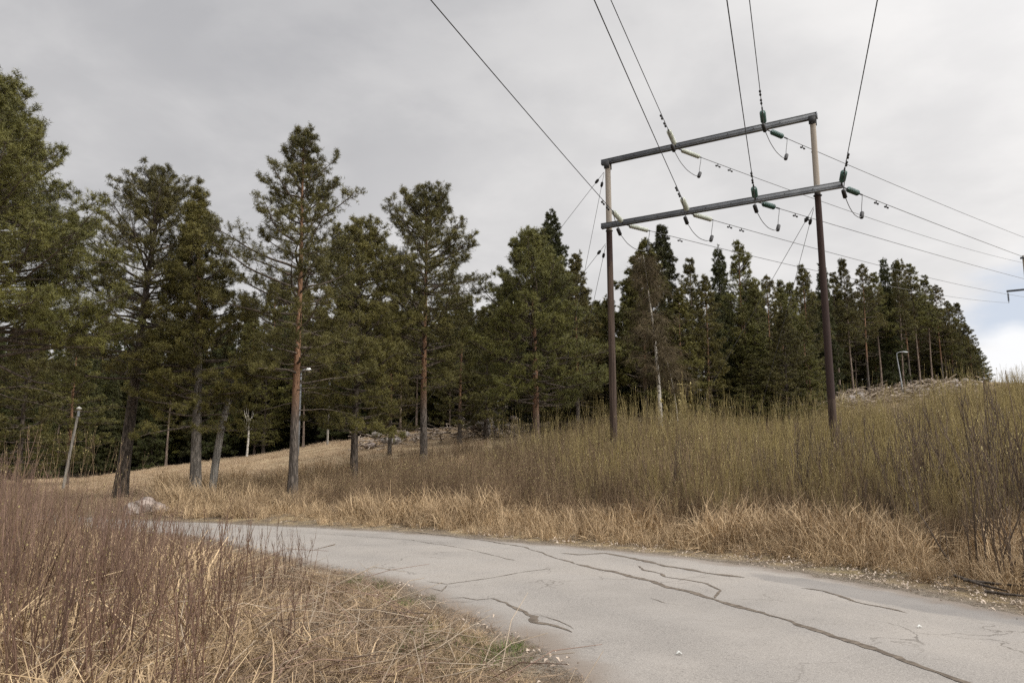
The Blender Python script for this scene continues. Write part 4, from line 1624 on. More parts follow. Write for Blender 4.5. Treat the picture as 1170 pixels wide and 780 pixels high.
# thin pale birch stems by the field edge
for (px_, Y_, t_, r_, lb) in ((282, 54, 478, 0.07, 'short white birch stem at the forest edge behind the mown field'),):
    p_ = ground_at(px_, Y_)
    h = h_for(px_, Y_, t_, p_.z)
    e = empty('birch_tree', p_)
    g = G()
    g.tube([(0, 0, -0.2), (0.05, 0, h * 0.5), (0, 0.1, h)], [r_ * 1.2, r_, r_ * 0.5], 7)
    for q in range(9):
        a = RN.random() * 6.28
        z_ = h * RN.uniform(0.6, 1)
        g.tube([(0, 0, z_), (math.cos(a) * .3, math.sin(a) * .3, z_ + .4), (math.cos(a) * .4, math.sin(a) * .4, z_ + .9)], [0.015, 0.01, 0.004], 4)
    g.build('trunk', M['birch'], e, smooth=True)
    tag(e, lb, 'tree')


# ------------------------------------------------------------------ instancing of uncountable stuff
def scatter(name, pts, rots, scl, variants, mats_kind='stuff'):
    """ONE object: points that carry copies of a few small tuft meshes (geometry nodes)"""
    me = bpy.data.meshes.new(name)
    P = np.asarray(pts, np.float32)
    me.vertices.add(len(P))
    me.vertices.foreach_set('co', P.ravel())
    a = me.attributes.new('rot', 'FLOAT_VECTOR', 'POINT')
    a.data.foreach_set('vector', np.asarray(rots, np.float32).ravel())
    a = me.attributes.new('scl', 'FLOAT_VECTOR', 'POINT')
    S = np.asarray(scl, np.float32)
    if S.ndim == 1:
        S = np.stack([S, S, S], 1)
    a.data.foreach_set('vector', S.ravel())
    rng = np.random.default_rng(len(P))
    a = me.attributes.new('idx', 'INT', 'POINT')
    a.data.foreach_set('value', rng.integers(0, len(variants), len(P)).astype(np.int32))
    o = bpy.data.objects.new(name, me)
    COL.objects.link(o)
    col = bpy.data.collections.new(name + '_source')
    for v in variants:
        col.objects.link(v)
    t = bpy.data.node_groups.new(name, 'GeometryNodeTree')
    t.interface.new_socket('Geometry', in_out='INPUT', socket_type='NodeSocketGeometry')
    t.interface.new_socket('Geometry', in_out='OUTPUT', socket_type='NodeSocketGeometry')
    gi = t.nodes.new('NodeGroupInput')
    go = t.nodes.new('NodeGroupOutput')
    ci = t.nodes.new('GeometryNodeCollectionInfo')
    ci.inputs['Collection'].default_value = col
    ci.inputs['Separate Children'].default_value = True
    ci.inputs['Reset Children'].default_value = True
    ip = t.nodes.new('GeometryNodeInstanceOnPoints')
    ip.inputs['Pick Instance'].default_value = True

    def na(nm, ty):
        q = t.nodes.new('GeometryNodeInputNamedAttribute')
        q.data_type = ty
        q.inputs['Name'].default_value = nm
        return [s for s in q.outputs if s.enabled and s.name == 'Attribute'][0]
    t.links.new(gi.outputs[0], ip.inputs['Points'])
    t.links.new(ci.outputs[0], ip.inputs['Instance'])
    t.links.new(na('idx', 'INT'), ip.inputs['Instance Index'])
    er = t.nodes.new('FunctionNodeEulerToRotation')
    t.links.new(na('rot', 'FLOAT_VECTOR'), er.inputs[0])
    t.links.new(er.outputs[0], ip.inputs['Rotation'])
    t.links.new(na('scl', 'FLOAT_VECTOR'), ip.inputs['Scale'])
    t.links.new(ip.outputs[0], go.inputs[0])
    md = o.modifiers.new('scatter', 'NODES')
    md.node_group = t
    tag(o, kind='stuff')
    return o


def ribbons(g, B, D, L, W, rng, droop=0.6, seg=3, mat=0):
    """curved blades: base B, start direction D, length L, width W, tip bends down"""
    N = len(B)
    side = unit(np.cross(D, rng.normal(size=(N, 3)))) * W[:, None] / 2
    p = B.copy()
    d = D.copy()
    rows = [p - side, p + side]
    Vs = []
    prev = (p - side, p + side)
    allv = [prev[0], prev[1]]
    for s in range(seg):
        p = p + d * (L / seg)[:, None]
        d = unit(d + np.array([0, 0, -1.0]) * (droop * (s + 1) / seg) * rng.uniform(0.3, 1.3, (N, 1)) + rng.normal(0, 0.12, (N, 3)))
        wf = 1 - (s + 1) / seg * 0.75
        allv += [p - side * wf, p + side * wf]
    V = np.stack(allv, 1).reshape(-1, 3)
    per = 2 * (seg + 1)
    F = []
    base = np.arange(N) * per
    for s in range(seg):
        a = base + 2 * s
        F.append(np.stack([a, a + 1, a + 3, a + 2], 1))
    g.add(V, np.vstack(F), mat)


def tuft(seed, n_, h, spread, lean, w, droop, name, mat):
    rng = np.random.default_rng(seed)
    g = G()
    B = np.c_[rng.normal(0, spread, (n_, 2)), np.full(n_, -0.02)]
    a = rng.random(n_) * 2 * PI
    le = np.abs(rng.normal(0, lean, n_)) + 0.05
    D = unit(np.c_[np.cos(a) * np.sin(le), np.sin(a) * np.sin(le), np.cos(le)])
    D = unit(D + np.array([rng.normal(0, .25), rng.normal(0, .25), 0]))
    ribbons(g, B, D, h * rng.uniform(0.45, 1.1, n_), w * rng.uniform(0.5, 1.3, n_), rng, droop)
    V = np.vstack(g.v)
    V[:, 2] = np.maximum(V[:, 2], -0.015 + 0.02 * rng.random(len(V)))
    g.v = [V]
    return g.build(name, mat, link=False)


def stems(g, rng, n_, H, spread, lean, r, mat=0, side=5, leaves=None, leafmat=1, leafsize=0.03, leaf_from=0.4, curve=0.25, ns=3, sl=0.38):
    LP, LD = [], []
    for q in range(n_):
        b = np.array([rng.normal(0, spread), rng.normal(0, spread), -0.08])
        a = rng.random() * 2 * PI
        le = abs(rng.normal(0, lean)) + 0.03
        h = H * rng.uniform(0.6, 1.0)
        d = np.array([math.cos(a) * math.sin(le), math.sin(a) * math.sin(le), math.cos(le)])
        pts = [b]
        m = 6
        p_ = b
        for s in range(m):
            d = unit(d + rng.normal(0, 0.055, 3) + np.array([0, 0, curve * 0.12]))
            p_ = p_ + d * h / m
            pts.append(p_)
        pts = np.array(pts)
        g.tube(pts, r * np.linspace(1, 0.25, m + 1), ns, mat)
        k = np.linspace(0, 1, m + 1)
        for s in range(rng.integers(max(1, side - 2), side + 3)):
            f = rng.uniform(0.25, 0.92)
            c = np.array([np.interp(f, k, pts[:, i]) for i in range(3)])
            aa = rng.random() * 2 * PI
            td = unit(d * 1.0 + np.array([math.cos(aa), math.sin(aa), 0.25]) * 0.55)
            tl = h * (1 - f * 0.7) * sl * rng.uniform(0.5, 1.1)
            e1 = c + td * tl * 0.5
            e2 = c + unit(td + np.array([0, 0, 0.35])) * tl
            g.tube(np.array([c, e1, e2]), [r * 0.45, r * 0.35, r * 0.15], ns, mat)
            if leaves:
                for z in range(leaves):
                    ff = rng.random()
                    LP.append(c + (e2 - c) * ff)
                    LD.append(unit(td + rng.normal(0, 0.6, 3)))
        if leaves:
            for z in range(leaves * 2):
                ff = rng.uniform(leaf_from, 1)
                LP.append(np.array([np.interp(ff, k, pts[:, i]) for i in range(3)]))
                LD.append(unit(d + rng.normal(0, 0.7, 3)))
    if leaves and LP:
        LP, LD = np.array(LP), np.array(LD)
        keep = LP[:, 2] > H * leaf_from * 0.8
        LP, LD = LP[keep], LD[keep]
        N = len(LP)
        sz = leafsize * rng.uniform(0.5, 1.3, N)
        sd_ = unit(np.cross(LD, rng.normal(size=(N, 3)))) * sz[:, None] * 0.32
        V = np.stack([LP, LP + LD * sz[:, None] * 0.5 + sd_, LP + LD * sz[:, None], LP + LD * sz[:, None] * 0.5 - sd_], 1).reshape(-1, 3)
        g.add(V, np.arange(4 * N).reshape(-1, 4), leafmat)


def shrub_var(seed, name, n_, H, spread, lean, r, mats, link=False, **kw):
    rng = np.random.default_rng(seed)
    g = G()
    stems(g, rng, n_, H, spread, lean, r, **kw)
    V = np.vstack(g.v)
    return g.build(name, mats, attrs={'hgt': V[:, 2] / H}, link=link)


RG = np.random.default_rng(77)


def snap(px, Y):
    """columns + depths -> world points on the terrain (vectorised)"""
    px, Y = np.asarray(px, float), np.asarray(Y, float)
    z = np.zeros(len(px))
    for q in range(3):
        dep = Y * math.cos(PITCH) + (z - EYE) * math.sin(PITCH)
        x = (px - 585) / F_PX * dep
        z = terrain_base(x, Y)
    z, rdv = terrain(x, Y)
    return x, Y, z, rdv


# ---- tall willow thicket across the road
YTOP = ([200, 240, 330, 400, 450, 500, 560, 640, 700, 760, 800, 860, 920, 960, 1030, 1080, 1130, 1170, 1300, 1700],
        [560, 553, 541, 527, 519, 510, 500, 490, 474, 462, 458, 478, 470, 462, 456, 440, 433, 424, 410, 400])


def thicket_pts(n_, x0, x1, hmin, hmax, ymax_tab, minrd):
    px = RG.uniform(x0, x1, n_)
    Y = 11 + (RG.random(n_) ** 0.75) * 40
    x, y, z, rdv = snap(px, Y)
    ymx = np.interp(px, *ymax_tab)
    # far side of the road only
    near_side = (x < np.interp(y, CL[:, 1], CL[:, 0])) & (y < 30)
    ok = (rdv > minrd + 0.6 * RG.random(n_)) & (Y < ymx) & ~near_side
    ytop = np.interp(px, *YTOP) + RG.normal(0, 6, n_) + 26 * (vnoise(x, y, 0.35, 61) - 0.62)
    ztop = EYE + (524.7 - ytop) / 870.0 * Y
    h = ztop - z
    h = h * (0.74 + 0.42 * vnoise(x, y, 0.45, 31))
    hm = np.interp(px, [300, 450, 640, 860, 1000, 1200], [1.3, 2.1, 2.6, 2.9, 3.3, 3.9])
    h = np.minimum(h, hm * RG.uniform(0.6, 1.05, n_))
    h = h * RG.uniform(0.80, 1.12, n_)
    edge = np.clip((rdv - minrd) / 3.0, 0, 1)
    h = h * (0.55 + 0.45 * edge)
    ok &= h > 0.45
    return x[ok], y[ok], z[ok], h[ok], px[ok]


YMAX = ([120, 200, 330, 430, 560, 700, 800, 1000, 1200, 1700], [32, 34, 35, 38, 42, 44, 46, 52, 56, 56])
willow_v = [shrub_var(100 + i, 'willow_clump', 13, 1.0, 0.15, 0.18, 0.0046, [M['willow'], M['willow_leaf']], side=6, leaves=1, leafsize=0.012, leaf_from=0.5) for i in range(7)]
x, y, z, h, px_ = thicket_pts(5200, 600, 1420, 0.5, 3, YMAX, 2.0)
keep = RG.random(len(x)) < np.clip((px_ - 600) / 160, 0.12, 1) * np.where(y > 38, 0.55, 0.75) * np.clip(1.7 * vnoise(x, y, 0.6, 33), 0.15, 1)
x, y, z, h = x[keep], y[keep], z[keep], h[keep]
print('willow', len(x))
scatter('willow_thicket', np.c_[x, y, z], np.c_[RG.normal(0, 0.06, len(x)), RG.normal(0, 0.06, len(x)), RG.random(len(x)) * 6.28], np.c_[h * 0.85, h * 0.85, h], willow_v)

brown_v = [shrub_var(120 + i, 'brown_twig_clump', 15, 1.0, 0.15, 0.15, 0.0048, [M['twig_brown'], M['willow_leaf']], side=4, leaves=1, leafsize=0.018, leaf_from=0.6) for i in range(6)]
x, y, z, h, px_ = thicket_pts(8000, 130, 1000, 0.5, 3, YMAX, 2.0)
keep = RG.random(len(x)) < np.clip((900 - px_) / 250, 0.15, 1) * 0.9
x, y, z, h = x[keep], y[keep], z[keep], h[keep] * 0.95
print('brown', len(x))
scatter('brown_twig_thicket', np.c_[x, y, z], np.c_[RG.normal(0, 0.06, len(x)), RG.normal(0, 0.06, len(x)), RG.random(len(x)) * 6.28], np.c_[h * 0.8, h * 0.8, h], brown_v)

# taller single willow shrubs at the front of the thicket, each a thing
shr = [shrub_var(140 + i, 'willow_shrub', 9, 1.0, 0.06, 0.30, 0.0062, [M['willow_dark'], M['willow_leaf']], link=True, side=8, leaves=2, leafsize=0.011, leaf_from=0.4, ns=4) for i in range(4)]
spots = [(1165, 9.6, 2.9), (1120, 10.2, 2.4), (1068, 12.2, 2.6), (1035, 13.5, 2.6), (985, 14.5, 2.3), (1090, 14.0, 3.0), (1150, 12.6, 3.2), (1195, 11.0, 3.3), (1130, 15.0, 3.4),
         (940, 15.8, 2.5), (895, 17.5, 2.3), (845, 19.0, 2.2), (790, 20.5, 2.1), (1000, 17.2, 2.8), (1168, 16.5, 3.6), (1100, 18.5, 3.5), (1050, 18.0, 3.2)]
for q in range(20):
    a_ = RN.uniform(690, 1200)
    Yf = float(np.interp(a_, [690, 800, 900, 1000, 1100, 1200], [18.5, 16, 14.0, 12.2, 10.8, 9.6])) + RN.uniform(0, 9)
    spots.append((a_, Yf, float(np.interp(a_, [690, 900, 1200], [1.9, 2.5, 3.2])) * RN.uniform(0.8, 1.15)))
spots += [(946, 19.5, 2.9), (953, 20.5, 3.3), (940, 21, 2.8), (957, 18.5, 2.5)]
spots.sort(key=lambda q: -q[0])
for i, (px_, Y_, h_) in enumerate(spots):
    o = shr[i] if i < 4 else shr[i % 4].copy()
    if i >= 4:
        COL.objects.link(o)
    o.location = ground_at(px_, Y_)
    o.rotation_euler = (0, 0, RN.uniform(0, 6.28))
    o.scale = (h_ * 0.8, h_ * 0.8, h_)
    where_ = ('at the right edge of the photo' if px_ > 1120 else 'between the right edge and the right power pole' if px_ > 975 else 'in front of the right power pole' if px_ > 925 else
              'just left of the right power pole' if px_ > 820 else 'below the white birch')
    tag(o, ('near' if Y_ < 14.5 else 'farther back') + ' dark-stemmed budding willow shrub ' + where_, 'shrub', 'willow shrubs at the front of the thicket')
# tall sparse shoots that stand up over the left part of the thicket
tall_v = [shrub_var(150 + i, 'tall_shoots', 5, 1.0, 0.12, 0.10, 0.0035, [M['willow'], M['willow_leaf']], side=3, leaves=3, leafsize=0.011, leaf_from=0.4) for i in range(4)]
n_ = 640
pxs = RG.uniform(560, 1300, n_)
Ys = RG.uniform(24, 40, n_)
x, y, z, rdv = snap(pxs, Ys)
ht = (EYE + (524.7 - (np.interp(pxs, *YTOP) - RG.uniform(5, 45, n_))) / 870 * Ys) - z
ok = (ht > 1) & (ht < 5.2)
scatter('tall_bare_shoots', np.c_[x, y, z][ok], np.c_[RG.normal(0, .05, n_), RG.normal(0, .05, n_), RG.random(n_) * 6][ok], np.c_[ht * .7, ht * .7, ht][ok], tall_v)
# two young yellow-green saplings by the birch
for (px_, Y_, t_, lb) in ((777, 37, 418, 'leafy yellow-green sapling standing right beside the birch trunk'), (786, 37.5, 422, 'second leafy yellow-green sapling, the one farther right from the birch')):
    rng = np.random.default_rng(px_)
    p_ = ground_at(px_, Y_)
    h_ = h_for(px_, Y_, t_, p_.z)
    g = G()
    stems(g, rng, 2, h_, 0.08, 0.07, 0.03, side=5, leaves=34, leafsize=0.13, leaf_from=0.35, ns=4, sl=0.16)
    V = np.vstack(g.v)
    o = g.build('sapling', [M['willow'], M['willow_leaf']], attrs={'hgt': V[:, 2] / h_})
    o.location = p_
    tag(o, lb, 'sapling')

# ---- grasses
gr_tall = [tuft(200 + i, 46, 0.62, 0.08, 0.50, 0.013, 1.0, 'grass_tuft', M['grass']) for i in range(6)]
gr_flat = [tuft(210 + i, 46, 0.50, 0.14, 1.15, 0.008, 0.7, 'grass_mat', M['grass']) for i in range(6)]
gr_brown = [tuft(240 + i, 46, 0.42, 0.16, 1.25, 0.007, 0.5, 'grass_brown', M['grass_brown']) for i in range(4)]
gr_short = [tuft(220 + i, 36, 0.20, 0.12, 0.8, 0.008, 0.6, 'grass_short', M['grass_pale']) for i in range(4)]
gr_green = [tuft(230 + i, 40, 0.13, 0.07, 0.5, 0.006, 0.5, 'grass_green', M['grass_green']) for i in range(3)]


def rot3(n_, tilt=0.12):
    return np.c_[RG.normal(0, tilt, n_), RG.normal(0, tilt, n_), RG.random(n_) * 6.283]


# far verge: a pale band along the road and between the stems of the thicket
n_ = 16000
pxs = RG.uniform(180, 1420, n_)
Ys = 7 + RG.random(n_) ** 0.8 * 29
x, y, z, rdv = snap(pxs, Ys)
near_side = (x < np.interp(y, CL[:, 1], CL[:, 0])) & (y < 30)
dn = np.where(rdv < 3.2, 1.0, 0.30)
ok = (rdv > 0.42 + 0.6 * vnoise(x, y, 1.2, 11)) & ~near_side & (RG.random(n_) < dn)
sc = 1.15 * np.clip(0.35 + 0.45 * (rdv - 0.3), 0.3, 1.05) * RG.uniform(0.6, 1.15, n_) * (0.35 + 1.15 * vnoise(x, y, 0.9, 12))
print('verge', ok.sum())
scatter('dry_grass', np.c_[x, y, z][ok], rot3(n_)[ok], sc[ok], gr_tall + gr_flat[:3])

# near side: matted straw in the foreground corner
n_ = 26000
x = RG.uniform(-13, 2.6, n_)
y = RG.uniform(2.6, 21, n_)
keep = RG.random(n_) < np.clip(9.0 / y, 0.25, 1)
x, y = x[keep], y[keep]
z, rdv = terrain(x, y)
near_side = (x < np.interp(y, CL[:, 1], CL[:, 0]))
ok = (rdv > 0.12 + 0.35 * vnoise(x, y, 1.5, 13)) & near_side & (x > -0.75 * y - 1.5)
x, y, z, rdv = x[ok], y[ok], z[ok], rdv[ok]
n_ = len(x)
dens_m = vnoise(x, y, 1.1, 14)
keep = RG.random(n_) < np.where(rdv < 2.6, 0.42, 0.95)
sc = np.clip(0.16 + 0.30 * np.maximum(rdv - 0.3, 0), 0.16, 0.85) * RG.uniform(0.6, 1.15, n_) * (0.5 + 0.9 * dens_m)
print('near grass', keep.sum())
fl_ = RG.uniform(1.0, 1.9, n_)
scatter('matted_straw', np.c_[x, y, z][keep], rot3(n_, 0.2)[keep], np.c_[sc * fl_, sc * fl_, sc * RG.uniform(0.6, 1.1, n_)][keep], gr_flat + gr_tall[:2] + gr_short[:2])

n_ = 9000
x = RG.uniform(-9, 2.6, n_)
y = RG.uniform(3.2, 16, n_)
z, rdv = terrain(x, y)
near_side = (x < np.interp(y, CL[:, 1], CL[:, 0]))
ok = (rdv > -0.06 + 0.22 * vnoise(x, y, 1.5, 13)) & near_side & (rdv < 3.4) & (RG.random(n_) < np.clip(9.0 / y, 0.3, 1)) & (RG.random(n_) < 0.3 + 1.1 * vnoise(x, y, 1.3, 41))
m_ = ok.sum()
s_ = np.clip(0.30 + 0.35 * rdv[ok], 0.3, 1.0) * RG.uniform(0.6, 1.2, m_)
scatter('brown_matted_grass', np.c_[x, y, z][ok], rot3(m_, 0.15), np.c_[s_ * 1.3, s_ * 1.3, s_ * RG.uniform(0.35, 0.8, m_)], gr_brown)

# mown field stubble
n_ = 15000
pxs = RG.uniform(-150, 560, n_)
Ys = 24 + RG.random(n_) * 33
x, y, z, rdv = snap(pxs, Ys)
ok = (rdv > 0.4) & (Ys < np.interp(x / y, EU, EY))
scatter('field_stubble', np.c_[x, y, z][ok], rot3(n_)[ok], (RG.uniform(0.5, 1.1, n_) * (0.5 + vnoise(x, y, 0.35, 15)))[ok], gr_short)

# green shoots near the road edge in the foreground
cent = [tuple(ground_px(*q)[:2]) for q in ((483, 742), (560, 753), (520, 757), (470, 722), (452, 690), (575, 745), (300, 770), (400, 665), (430, 672), (545, 735))]
P_ = []
for i, c in enumerate(cent):
    m = 26 if i == 0 else 9
    P_ += [(c[0] + RG.normal(0, 0.13), c[1] + RG.normal(0, 0.16)) for q in range(m)]
P_ = np.array(P_)
z, rdv = terrain(P_[:, 0], P_[:, 1])
ok = rdv > 0.05
scatter('green_grass', np.c_[P_, z][ok], rot3(len(P_))[ok], RG.uniform(0.4, 1.0, len(P_))[ok], gr_green)


# ---- leaf litter along both verges
def leaf_var(seed):
    rng = np.random.default_rng(seed)
    g = G()
    for q in range(9):
        c = np.array([rng.normal(0, 0.14), rng.normal(0, 0.12), 0.012 + 0.02 * rng.random()])
        a = rng.random() * 6.28
        u = np.array([math.cos(a), math.sin(a), rng.normal(0, 0.35)])
        v = unit(np.cross(u, [rng.normal(0, .4), rng.normal(0, .4), 1.0]))
        s = rng.uniform(0.011, 0.026)
        up = np.array([0, 0, 1.0]) * s * rng.uniform(0.1, 0.6)
        V = [c - u * s, c - v * s * 0.55 + up, c + u * s, c + v * s * 0.55 + up]
        g.add(np.array(V), [[0, 1, 2], [0, 2, 3]])
    return g.build('leaf_patch', M['litter'], link=False)


lv = [leaf_var(i) for i in range(5)]
n_ = 9000
pxs = RG.uniform(150, 1300, n_)
Ys = 5 + RG.random(n_) * 17
x, y, z, rdv = snap(pxs, Ys)
pr = np.exp(-np.abs(rdv - 0.5) / 0.5) * np.clip((pxs - 420) / 400, 0.12, 1)
near_side = (x < np.interp(y, CL[:, 1], CL[:, 0]))
ok = (rdv > 0.0) & (RG.random(n_) < np.where(near_side, 0.12 * np.exp(-rdv / 3), pr))
x1, y1, z1 = x[ok], y[ok], z[ok] + 0.015
scatter('leaf_litter', np.c_[x1, y1, z1], rot3(len(x1), 0.1), RG.uniform(0.6, 1.3, len(x1)), lv)

# ---- reddish twig thicket on the near side, left
red_v = [shrub_var(160 + i, 'red_twig_clump', 7, 1.0, 0.14, 0.20, 0.0052, [M['twig_red'], M['stem_dead']], side=5, sl=0.42) for i in range(7)]
brown_near = [shrub_var(190 + i, 'brown_stem_clump', 5, 1.0, 0.14, 0.24, 0.0050, [M['twig_brown'], M['stem_dead']], side=5, sl=0.4) for i in range(4)]
n_ = 2700
x = RG.uniform(-17, -1.2, n_)
y = RG.uniform(4.3, 21, n_)
z, rdv = terrain(x, y)
near_side = (x < np.interp(y, CL[:, 1], CL[:, 0]))
pxx = 585 + F_PX * x / (y * math.cos(PITCH))
lim = np.interp(y, [4, 6, 9, 13, 21], [-40, 150, 290, 330, 330]) + RG.normal(0, 18, n_)
ok = near_side & (rdv > 0.45) & (pxx < lim) & (pxx > -260)
ok &= RG.random(n_) < 0.72 * np.clip(0.25 + (330 - pxx) / 260, 0.28, 1.0) * np.clip((vnoise(x, y, 0.7, 21) + 0.35), 0.3, 1)
x, y, z, pxx = x[ok], y[ok], z[ok], pxx[ok]
n_ = len(x)
ytop = np.interp(pxx, [-260, 0, 60, 130, 200, 260, 330], [510, 528, 544, 556, 580, 597, 606]) + RG.normal(0, 11, n_)
h = np.clip(EYE + (524.7 - ytop) / 870 * y - z, 0.35, 2.0) * RG.uniform(0.75, 1.2, n_)
print('red', n_)
h = h * (0.88 + 0.42 * vnoise(x, y, 0.9, 51))
scatter('red_twig_thicket', np.c_[x, y, z], rot3(n_, 0.07), np.c_[h * 0.75, h * 0.75, h], red_v + brown_near)

# single taller red shrubs that stand out against the road and the field
rs_ = [shrub_var(170 + i, 'twig_shrub', 7, 1.0, 0.07, 0.24, 0.0058, [M['twig_dark'], M['willow_leaf']], link=True, side=6, ns=5, leaves=1, leafsize=0.012) for i in range(4)]
spots = [(205, 5.6, 1.05), (178, 6.3, 1.15), (232, 6.9, 1.0), (262, 7.8, 1.0), (285, 8.6, 1.15), (318, 9.4, 1.05), (302, 8.2, 1.1), (130, 5.2, 1.2), (88, 5.6, 1.3), (46, 5.2, 1.4), (150, 7.5, 1.3), (15, 6.2, 1.6), (196, 4.1, 1.25), (222, 4.5, 1.2), (120, 4.3, 1.2), (60, 4.4, 1.35), (345, 9.8, 0.8), (10, 4.6, 1.4), (250, 5.9, 1.0)]
for q in range(24):
    a_ = RN.uniform(-30, 330)
    yb = RN.uniform(4.2, 11)
    spots.append((a_, yb, RN.uniform(0.75, 1.25) + 0.02 * yb))
for i, (px_, Y_, h_) in enumerate(spots):
    o = rs_[i] if i < 4 else rs_[i % 4].copy()
    if i >= 4:
        COL.objects.link(o)
    o.location = ground_at(px_, Y_)
    o.rotation_euler = (0, 0, RN.uniform(0, 6.28))
    o.scale = (h_ * 0.9, h_ * 0.9, h_)
    tag(o, ('nearest' if Y_ < 5 else 'near' if Y_ < 7.5 else 'farther') + ' reddish-brown twig shrub ' + ('at the left edge' if px_ < 70 else 'below the round-headed lamp post' if px_ < 125 else 'below the dark leaning pine' if px_ < 185
                 else 'below the pale-trunked pine' if px_ < 270 else 'standing against the road below the tallest pine'), 'shrub', 'twig shrubs in the left foreground')
# tall pale shoots against the dark wood at far left
ts_ = [shrub_var(180 + i, 'tall_shrub', 4, 1.0, 0.16, 0.13, 0.0030, [M['twig_brown'], M['willow_leaf']], link=True, side=4, ns=4, leaves=2, leafsize=0.012) for i in range(3)]
spots = [(8, 13, 2.4), (32, 14, 2.3), (55, 15, 2.5), (85, 14, 2.3), (108, 15.5, 2.3), (128, 16, 2.0), (-15, 12, 2.3), (20, 17, 2.7), (70, 18, 2.7), (98, 19, 2.6), (150, 17, 1.6)]
for i, (px_, Y_, h_) in enumerate(spots):
    o = ts_[i] if i < 3 else ts_[i % 3].copy()
    if i >= 3:
        COL.objects.link(o)
    o.location = ground_at(px_, Y_)
    o.rotation_euler = (0, 0, RN.uniform(0, 6.28))
    o.scale = (h_ * 0.8, h_ * 0.8, h_)
    tag(o, 'tall sparse shrub with upright thin shoots against the dark wood at far left', 'shrub', 'tall shrubs before the dark wood')

# dead stalks lying criss-cross in the foreground
g = G()
rng = np.random.default_rng(9)
for q in range(520):
    yy_ = rng.uniform(3.6, 10)
    xx_ = rng.uniform(-0.62 * yy_ - 0.6, 0.6 - 0.28 * (yy_ - 3.6))
    zt, rv = terrain([xx_], [yy_])
    if rv[0] < 0.5 or xx_ > np.interp(yy_, CL[:, 1], CL[:, 0]):
        continue
    a = rng.random() * 6.28
    L = rng.uniform(0.3, 1.1)
    el = rng.uniform(0.0, 0.5)
    p0 = np.array([xx_, yy_, zt[0] + rng.uniform(0.01, 0.16)])
    d = np.array([math.cos(a) * math.cos(el), math.sin(a) * math.cos(el), math.sin(el)])
    p1 = p0 + d * L * 0.5 + rng.normal(0, 0.03, 3)
    p2 = p0 + d * L + rng.normal(0, 0.05, 3) - np.array([0, 0, 0.12 * L])
    g.tube(np.array([p0, p1, p2]), [0.004, 0.0035, 0.002], 4, int(rng.random() < 0.3))
for (px_, py_, sx_, sy_, n2_) in ((335, 738, 0.28, 0.22, 190), (455, 716, 0.22, 0.2, 110), (60, 748, 0.5, 0.25, 230), (150, 735, 0.3, 0.2, 90)):  # matted twig patches, their dark colour standing in for shade in the hollows
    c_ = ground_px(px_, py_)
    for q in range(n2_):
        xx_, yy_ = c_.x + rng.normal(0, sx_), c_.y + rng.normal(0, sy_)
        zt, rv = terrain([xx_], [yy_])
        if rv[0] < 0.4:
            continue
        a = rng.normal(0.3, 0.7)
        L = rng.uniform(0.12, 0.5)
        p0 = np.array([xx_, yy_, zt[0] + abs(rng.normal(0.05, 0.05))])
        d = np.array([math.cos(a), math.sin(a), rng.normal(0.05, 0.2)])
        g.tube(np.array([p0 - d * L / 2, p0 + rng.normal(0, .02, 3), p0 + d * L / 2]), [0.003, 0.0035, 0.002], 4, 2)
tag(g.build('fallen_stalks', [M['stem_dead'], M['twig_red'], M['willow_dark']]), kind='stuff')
# broken dark branches at the right-hand verge
g = G()
for (a_, b_, c_) in (((1125, 672, 8.9), (1150, 668, 8.7), (1180, 664, 8.5)), ((1100, 655, 9.6), (1140, 640, 9.3), (1172, 640, 9.1)), ((1090, 650, 9.9), (1125, 668, 9.2), (1150, 672, 8.9))):
    P3 = []
    for (px_, py_, Y_) in (a_, b_, c_):
        q_ = at(px_, py_, Y_)
        q_.z = gz(q_.x, q_.y) + 0.12
        P3.append(tuple(q_))
    g.tube(P3, [0.02, 0.016, 0.008], 6)
o = g.build('fallen_branch', M['bark_dark'])
tag(o, 'dark broken branches lying in dry grass at the right edge beside the road', 'branch')


# ------------------------------------------------------------------ stones and felled wood
def rock(seed, sx, sy, sz, mat, name='boulder'):
    rng = np.random.default_rng(seed)
    import bmesh
    bm = bmesh.new()
    bmesh.ops.create_icosphere(bm, subdivisions=3, radius=1.0)
    off = Vector(rng.random(3) * 50)
    for v in bm.verts:
        nn = mnoise.noise(v.co * 0.9 + off) * 0.42 + mnoise.noise(v.co * 2.4 + off) * 0.15
        c = v.co * (1 + nn)
        c = Vector((round(c.x * 3.2) / 3.2 * 0.35 + c.x * 0.65, c.y, round(c.z * 2.6) / 2.6 * 0.4 + c.z * 0.6))
        v.co = Vector((c.x * sx, c.y * sy, c.z * sz))
    me = bpy.data.meshes.new(name)
    bm.to_mesh(me)
    bm.free()
    me.materials.append(mat)
    o = bpy.data.objects.new(name, me)
    COL.objects.link(o)
    return o


for (sd_, px_, Y_, s_, m_, lb) in ((1, 165, 22.5, (0.40, 0.34, 0.25), 'stone_pink', 'largest pinkish granite boulder behind the red twigs near the dark leaning pine'),
                                   (2, 150, 22.0, (0.22, 0.2, 0.22), 'stone', 'small grey boulder at the left side of the pinkish granite boulder'),
                                   (3, 182, 22.0, (0.28, 0.24, 0.18), 'stone_pink', 'low pale boulder at the right side of the pinkish granite boulder')):
    o = rock(sd_, *s_, M[m_])
    p_ = ground_at(px_, Y_)
    o.location = p_ + Vector((0, 0, s_[2] * 0.5 + 0.02))
    tag(o, lb, 'boulder')
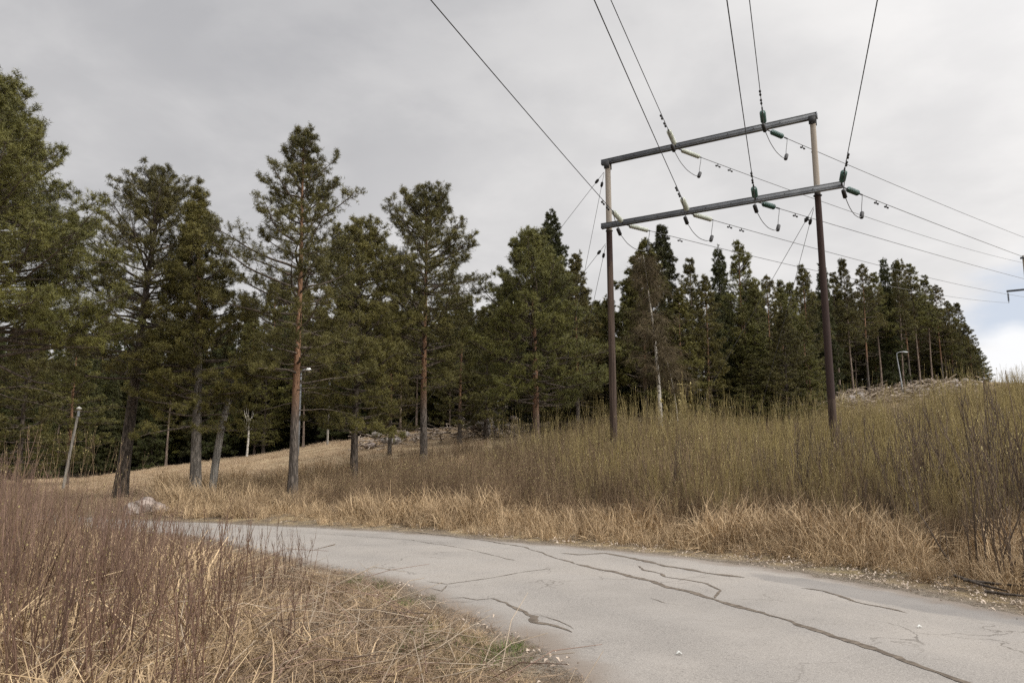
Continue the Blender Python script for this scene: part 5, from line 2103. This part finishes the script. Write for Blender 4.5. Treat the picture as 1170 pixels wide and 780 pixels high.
# field stones at the forest edge
cl = [(556, 484, 44, .55), (543, 488, 44, .45), (560, 492, 43.5, .5), (575, 486, 45, .4), (527, 478, 46, .35), (430, 497, 46, .35), (440, 503, 45, .3), (422, 509, 44, .35), (452, 506, 45, .4), (463, 497, 46, .3), (588, 478, 46, .3), (548, 478, 46, .4)]
rv = [rock(20 + i, 1, 0.8, 0.6, M['stone_pink' if i % 2 else 'stone'], 'field_stone') for i in range(3)]
for i, (px_, py_, Y_, s_) in enumerate(cl):
    o = rv[i] if i < 3 else rv[i % 3].copy()
    if i >= 3:
        COL.objects.link(o)
    q_ = ground_at(px_, Y_)
    zz_ = at(px_, py_, Y_).z
    o.location = (q_.x, q_.y, max(q_.z + s_ * 0.3, min(zz_, q_.z + 0.9)))
    o.scale = (s_, s_, s_)
    o.rotation_euler = (RN.uniform(-.3, .3), RN.uniform(-.3, .3), RN.uniform(0, 6.28))
    tag(o, 'pale field stone in the heaps between the brown twigs and the dark wood', 'stone', 'field stones at the forest edge')
# low mound that the stones and brash rest on + pale brash on the cleared slope
g = G()
rng = np.random.default_rng(15)
for q in range(1500):
    if q < 1250:
        px_ = rng.choice([rng.normal(965, 34), rng.normal(1060, 34), rng.normal(885, 22)], p=[0.5, 0.32, 0.18])
        Y_ = float(np.interp(px_, [800, 860, 930, 1000, 1060, 1130], [52, 53, 56, 58, 60, 62])) + rng.uniform(-6.5, 1.5)
    else:
        px_ = rng.uniform(405, 600)
        Y_ = rng.uniform(43, 50)
    q_ = ground_at(px_, Y_)
    a = rng.random() * PI
    L = rng.uniform(0.2, 1.5)
    d = np.array([math.cos(a), math.sin(a), rng.normal(0, 0.25)])
    c = np.array([q_.x, q_.y, q_.z + rng.uniform(0.0, 0.55) ** 1.2])
    r_ = rng.uniform(0.012, 0.055)
    g.tube([c - d * L / 2, c, c + d * L / 2 + rng.normal(0, .04, 3)], [r_, r_, r_ * 0.7], 5, cap=True)
tag(g.build('brash_wood', M['log']), kind='stuff')
rv = [rock(40 + i, 1, 0.8, 0.6, M['stone'], 'slope_stone') for i in range(3)]
for i in range(34):
    px_ = RN.choice([RN.gauss(960, 30), RN.gauss(1060, 30)])
    Y_ = float(np.interp(px_, [800, 860, 930, 1000, 1060, 1130], [52, 53, 56, 58, 60, 62])) + RN.uniform(-4, 1.5)
    o = rv[i] if i < 3 else rv[i % 3].copy()
    if i >= 3:
        COL.objects.link(o)
    q_ = ground_at(px_, Y_)
    s_ = RN.uniform(0.15, 0.42)
    o.location = (q_.x, q_.y, q_.z + s_ * 0.4)
    o.scale = (s_, s_, s_)
    o.rotation_euler = (RN.uniform(-.3, .3), RN.uniform(-.3, .3), RN.uniform(0, 6.28))
    tag(o, 'pale grey stone among felled wood on the cleared slope by the right-hand wood', 'stone', 'stones on the cleared slope')

# small stones and leaves lying on the asphalt
g = G()
for (px_, py_, s_) in ((776, 751, 0.022), (1051, 720, 0.02)):
    c = ground_px(px_, py_)
    g.tube([(c.x - s_, c.y, 0.03), (c.x, c.y + s_ * .3, 0.045), (c.x + s_, c.y, 0.03)], [s_ * .3, s_ * .6, s_ * .25], 6, cap=True)
o = g.build('road_pebbles', M['lamp_white'])
tag(o, kind='stuff')
print('OBJECTS', len(SC.objects))
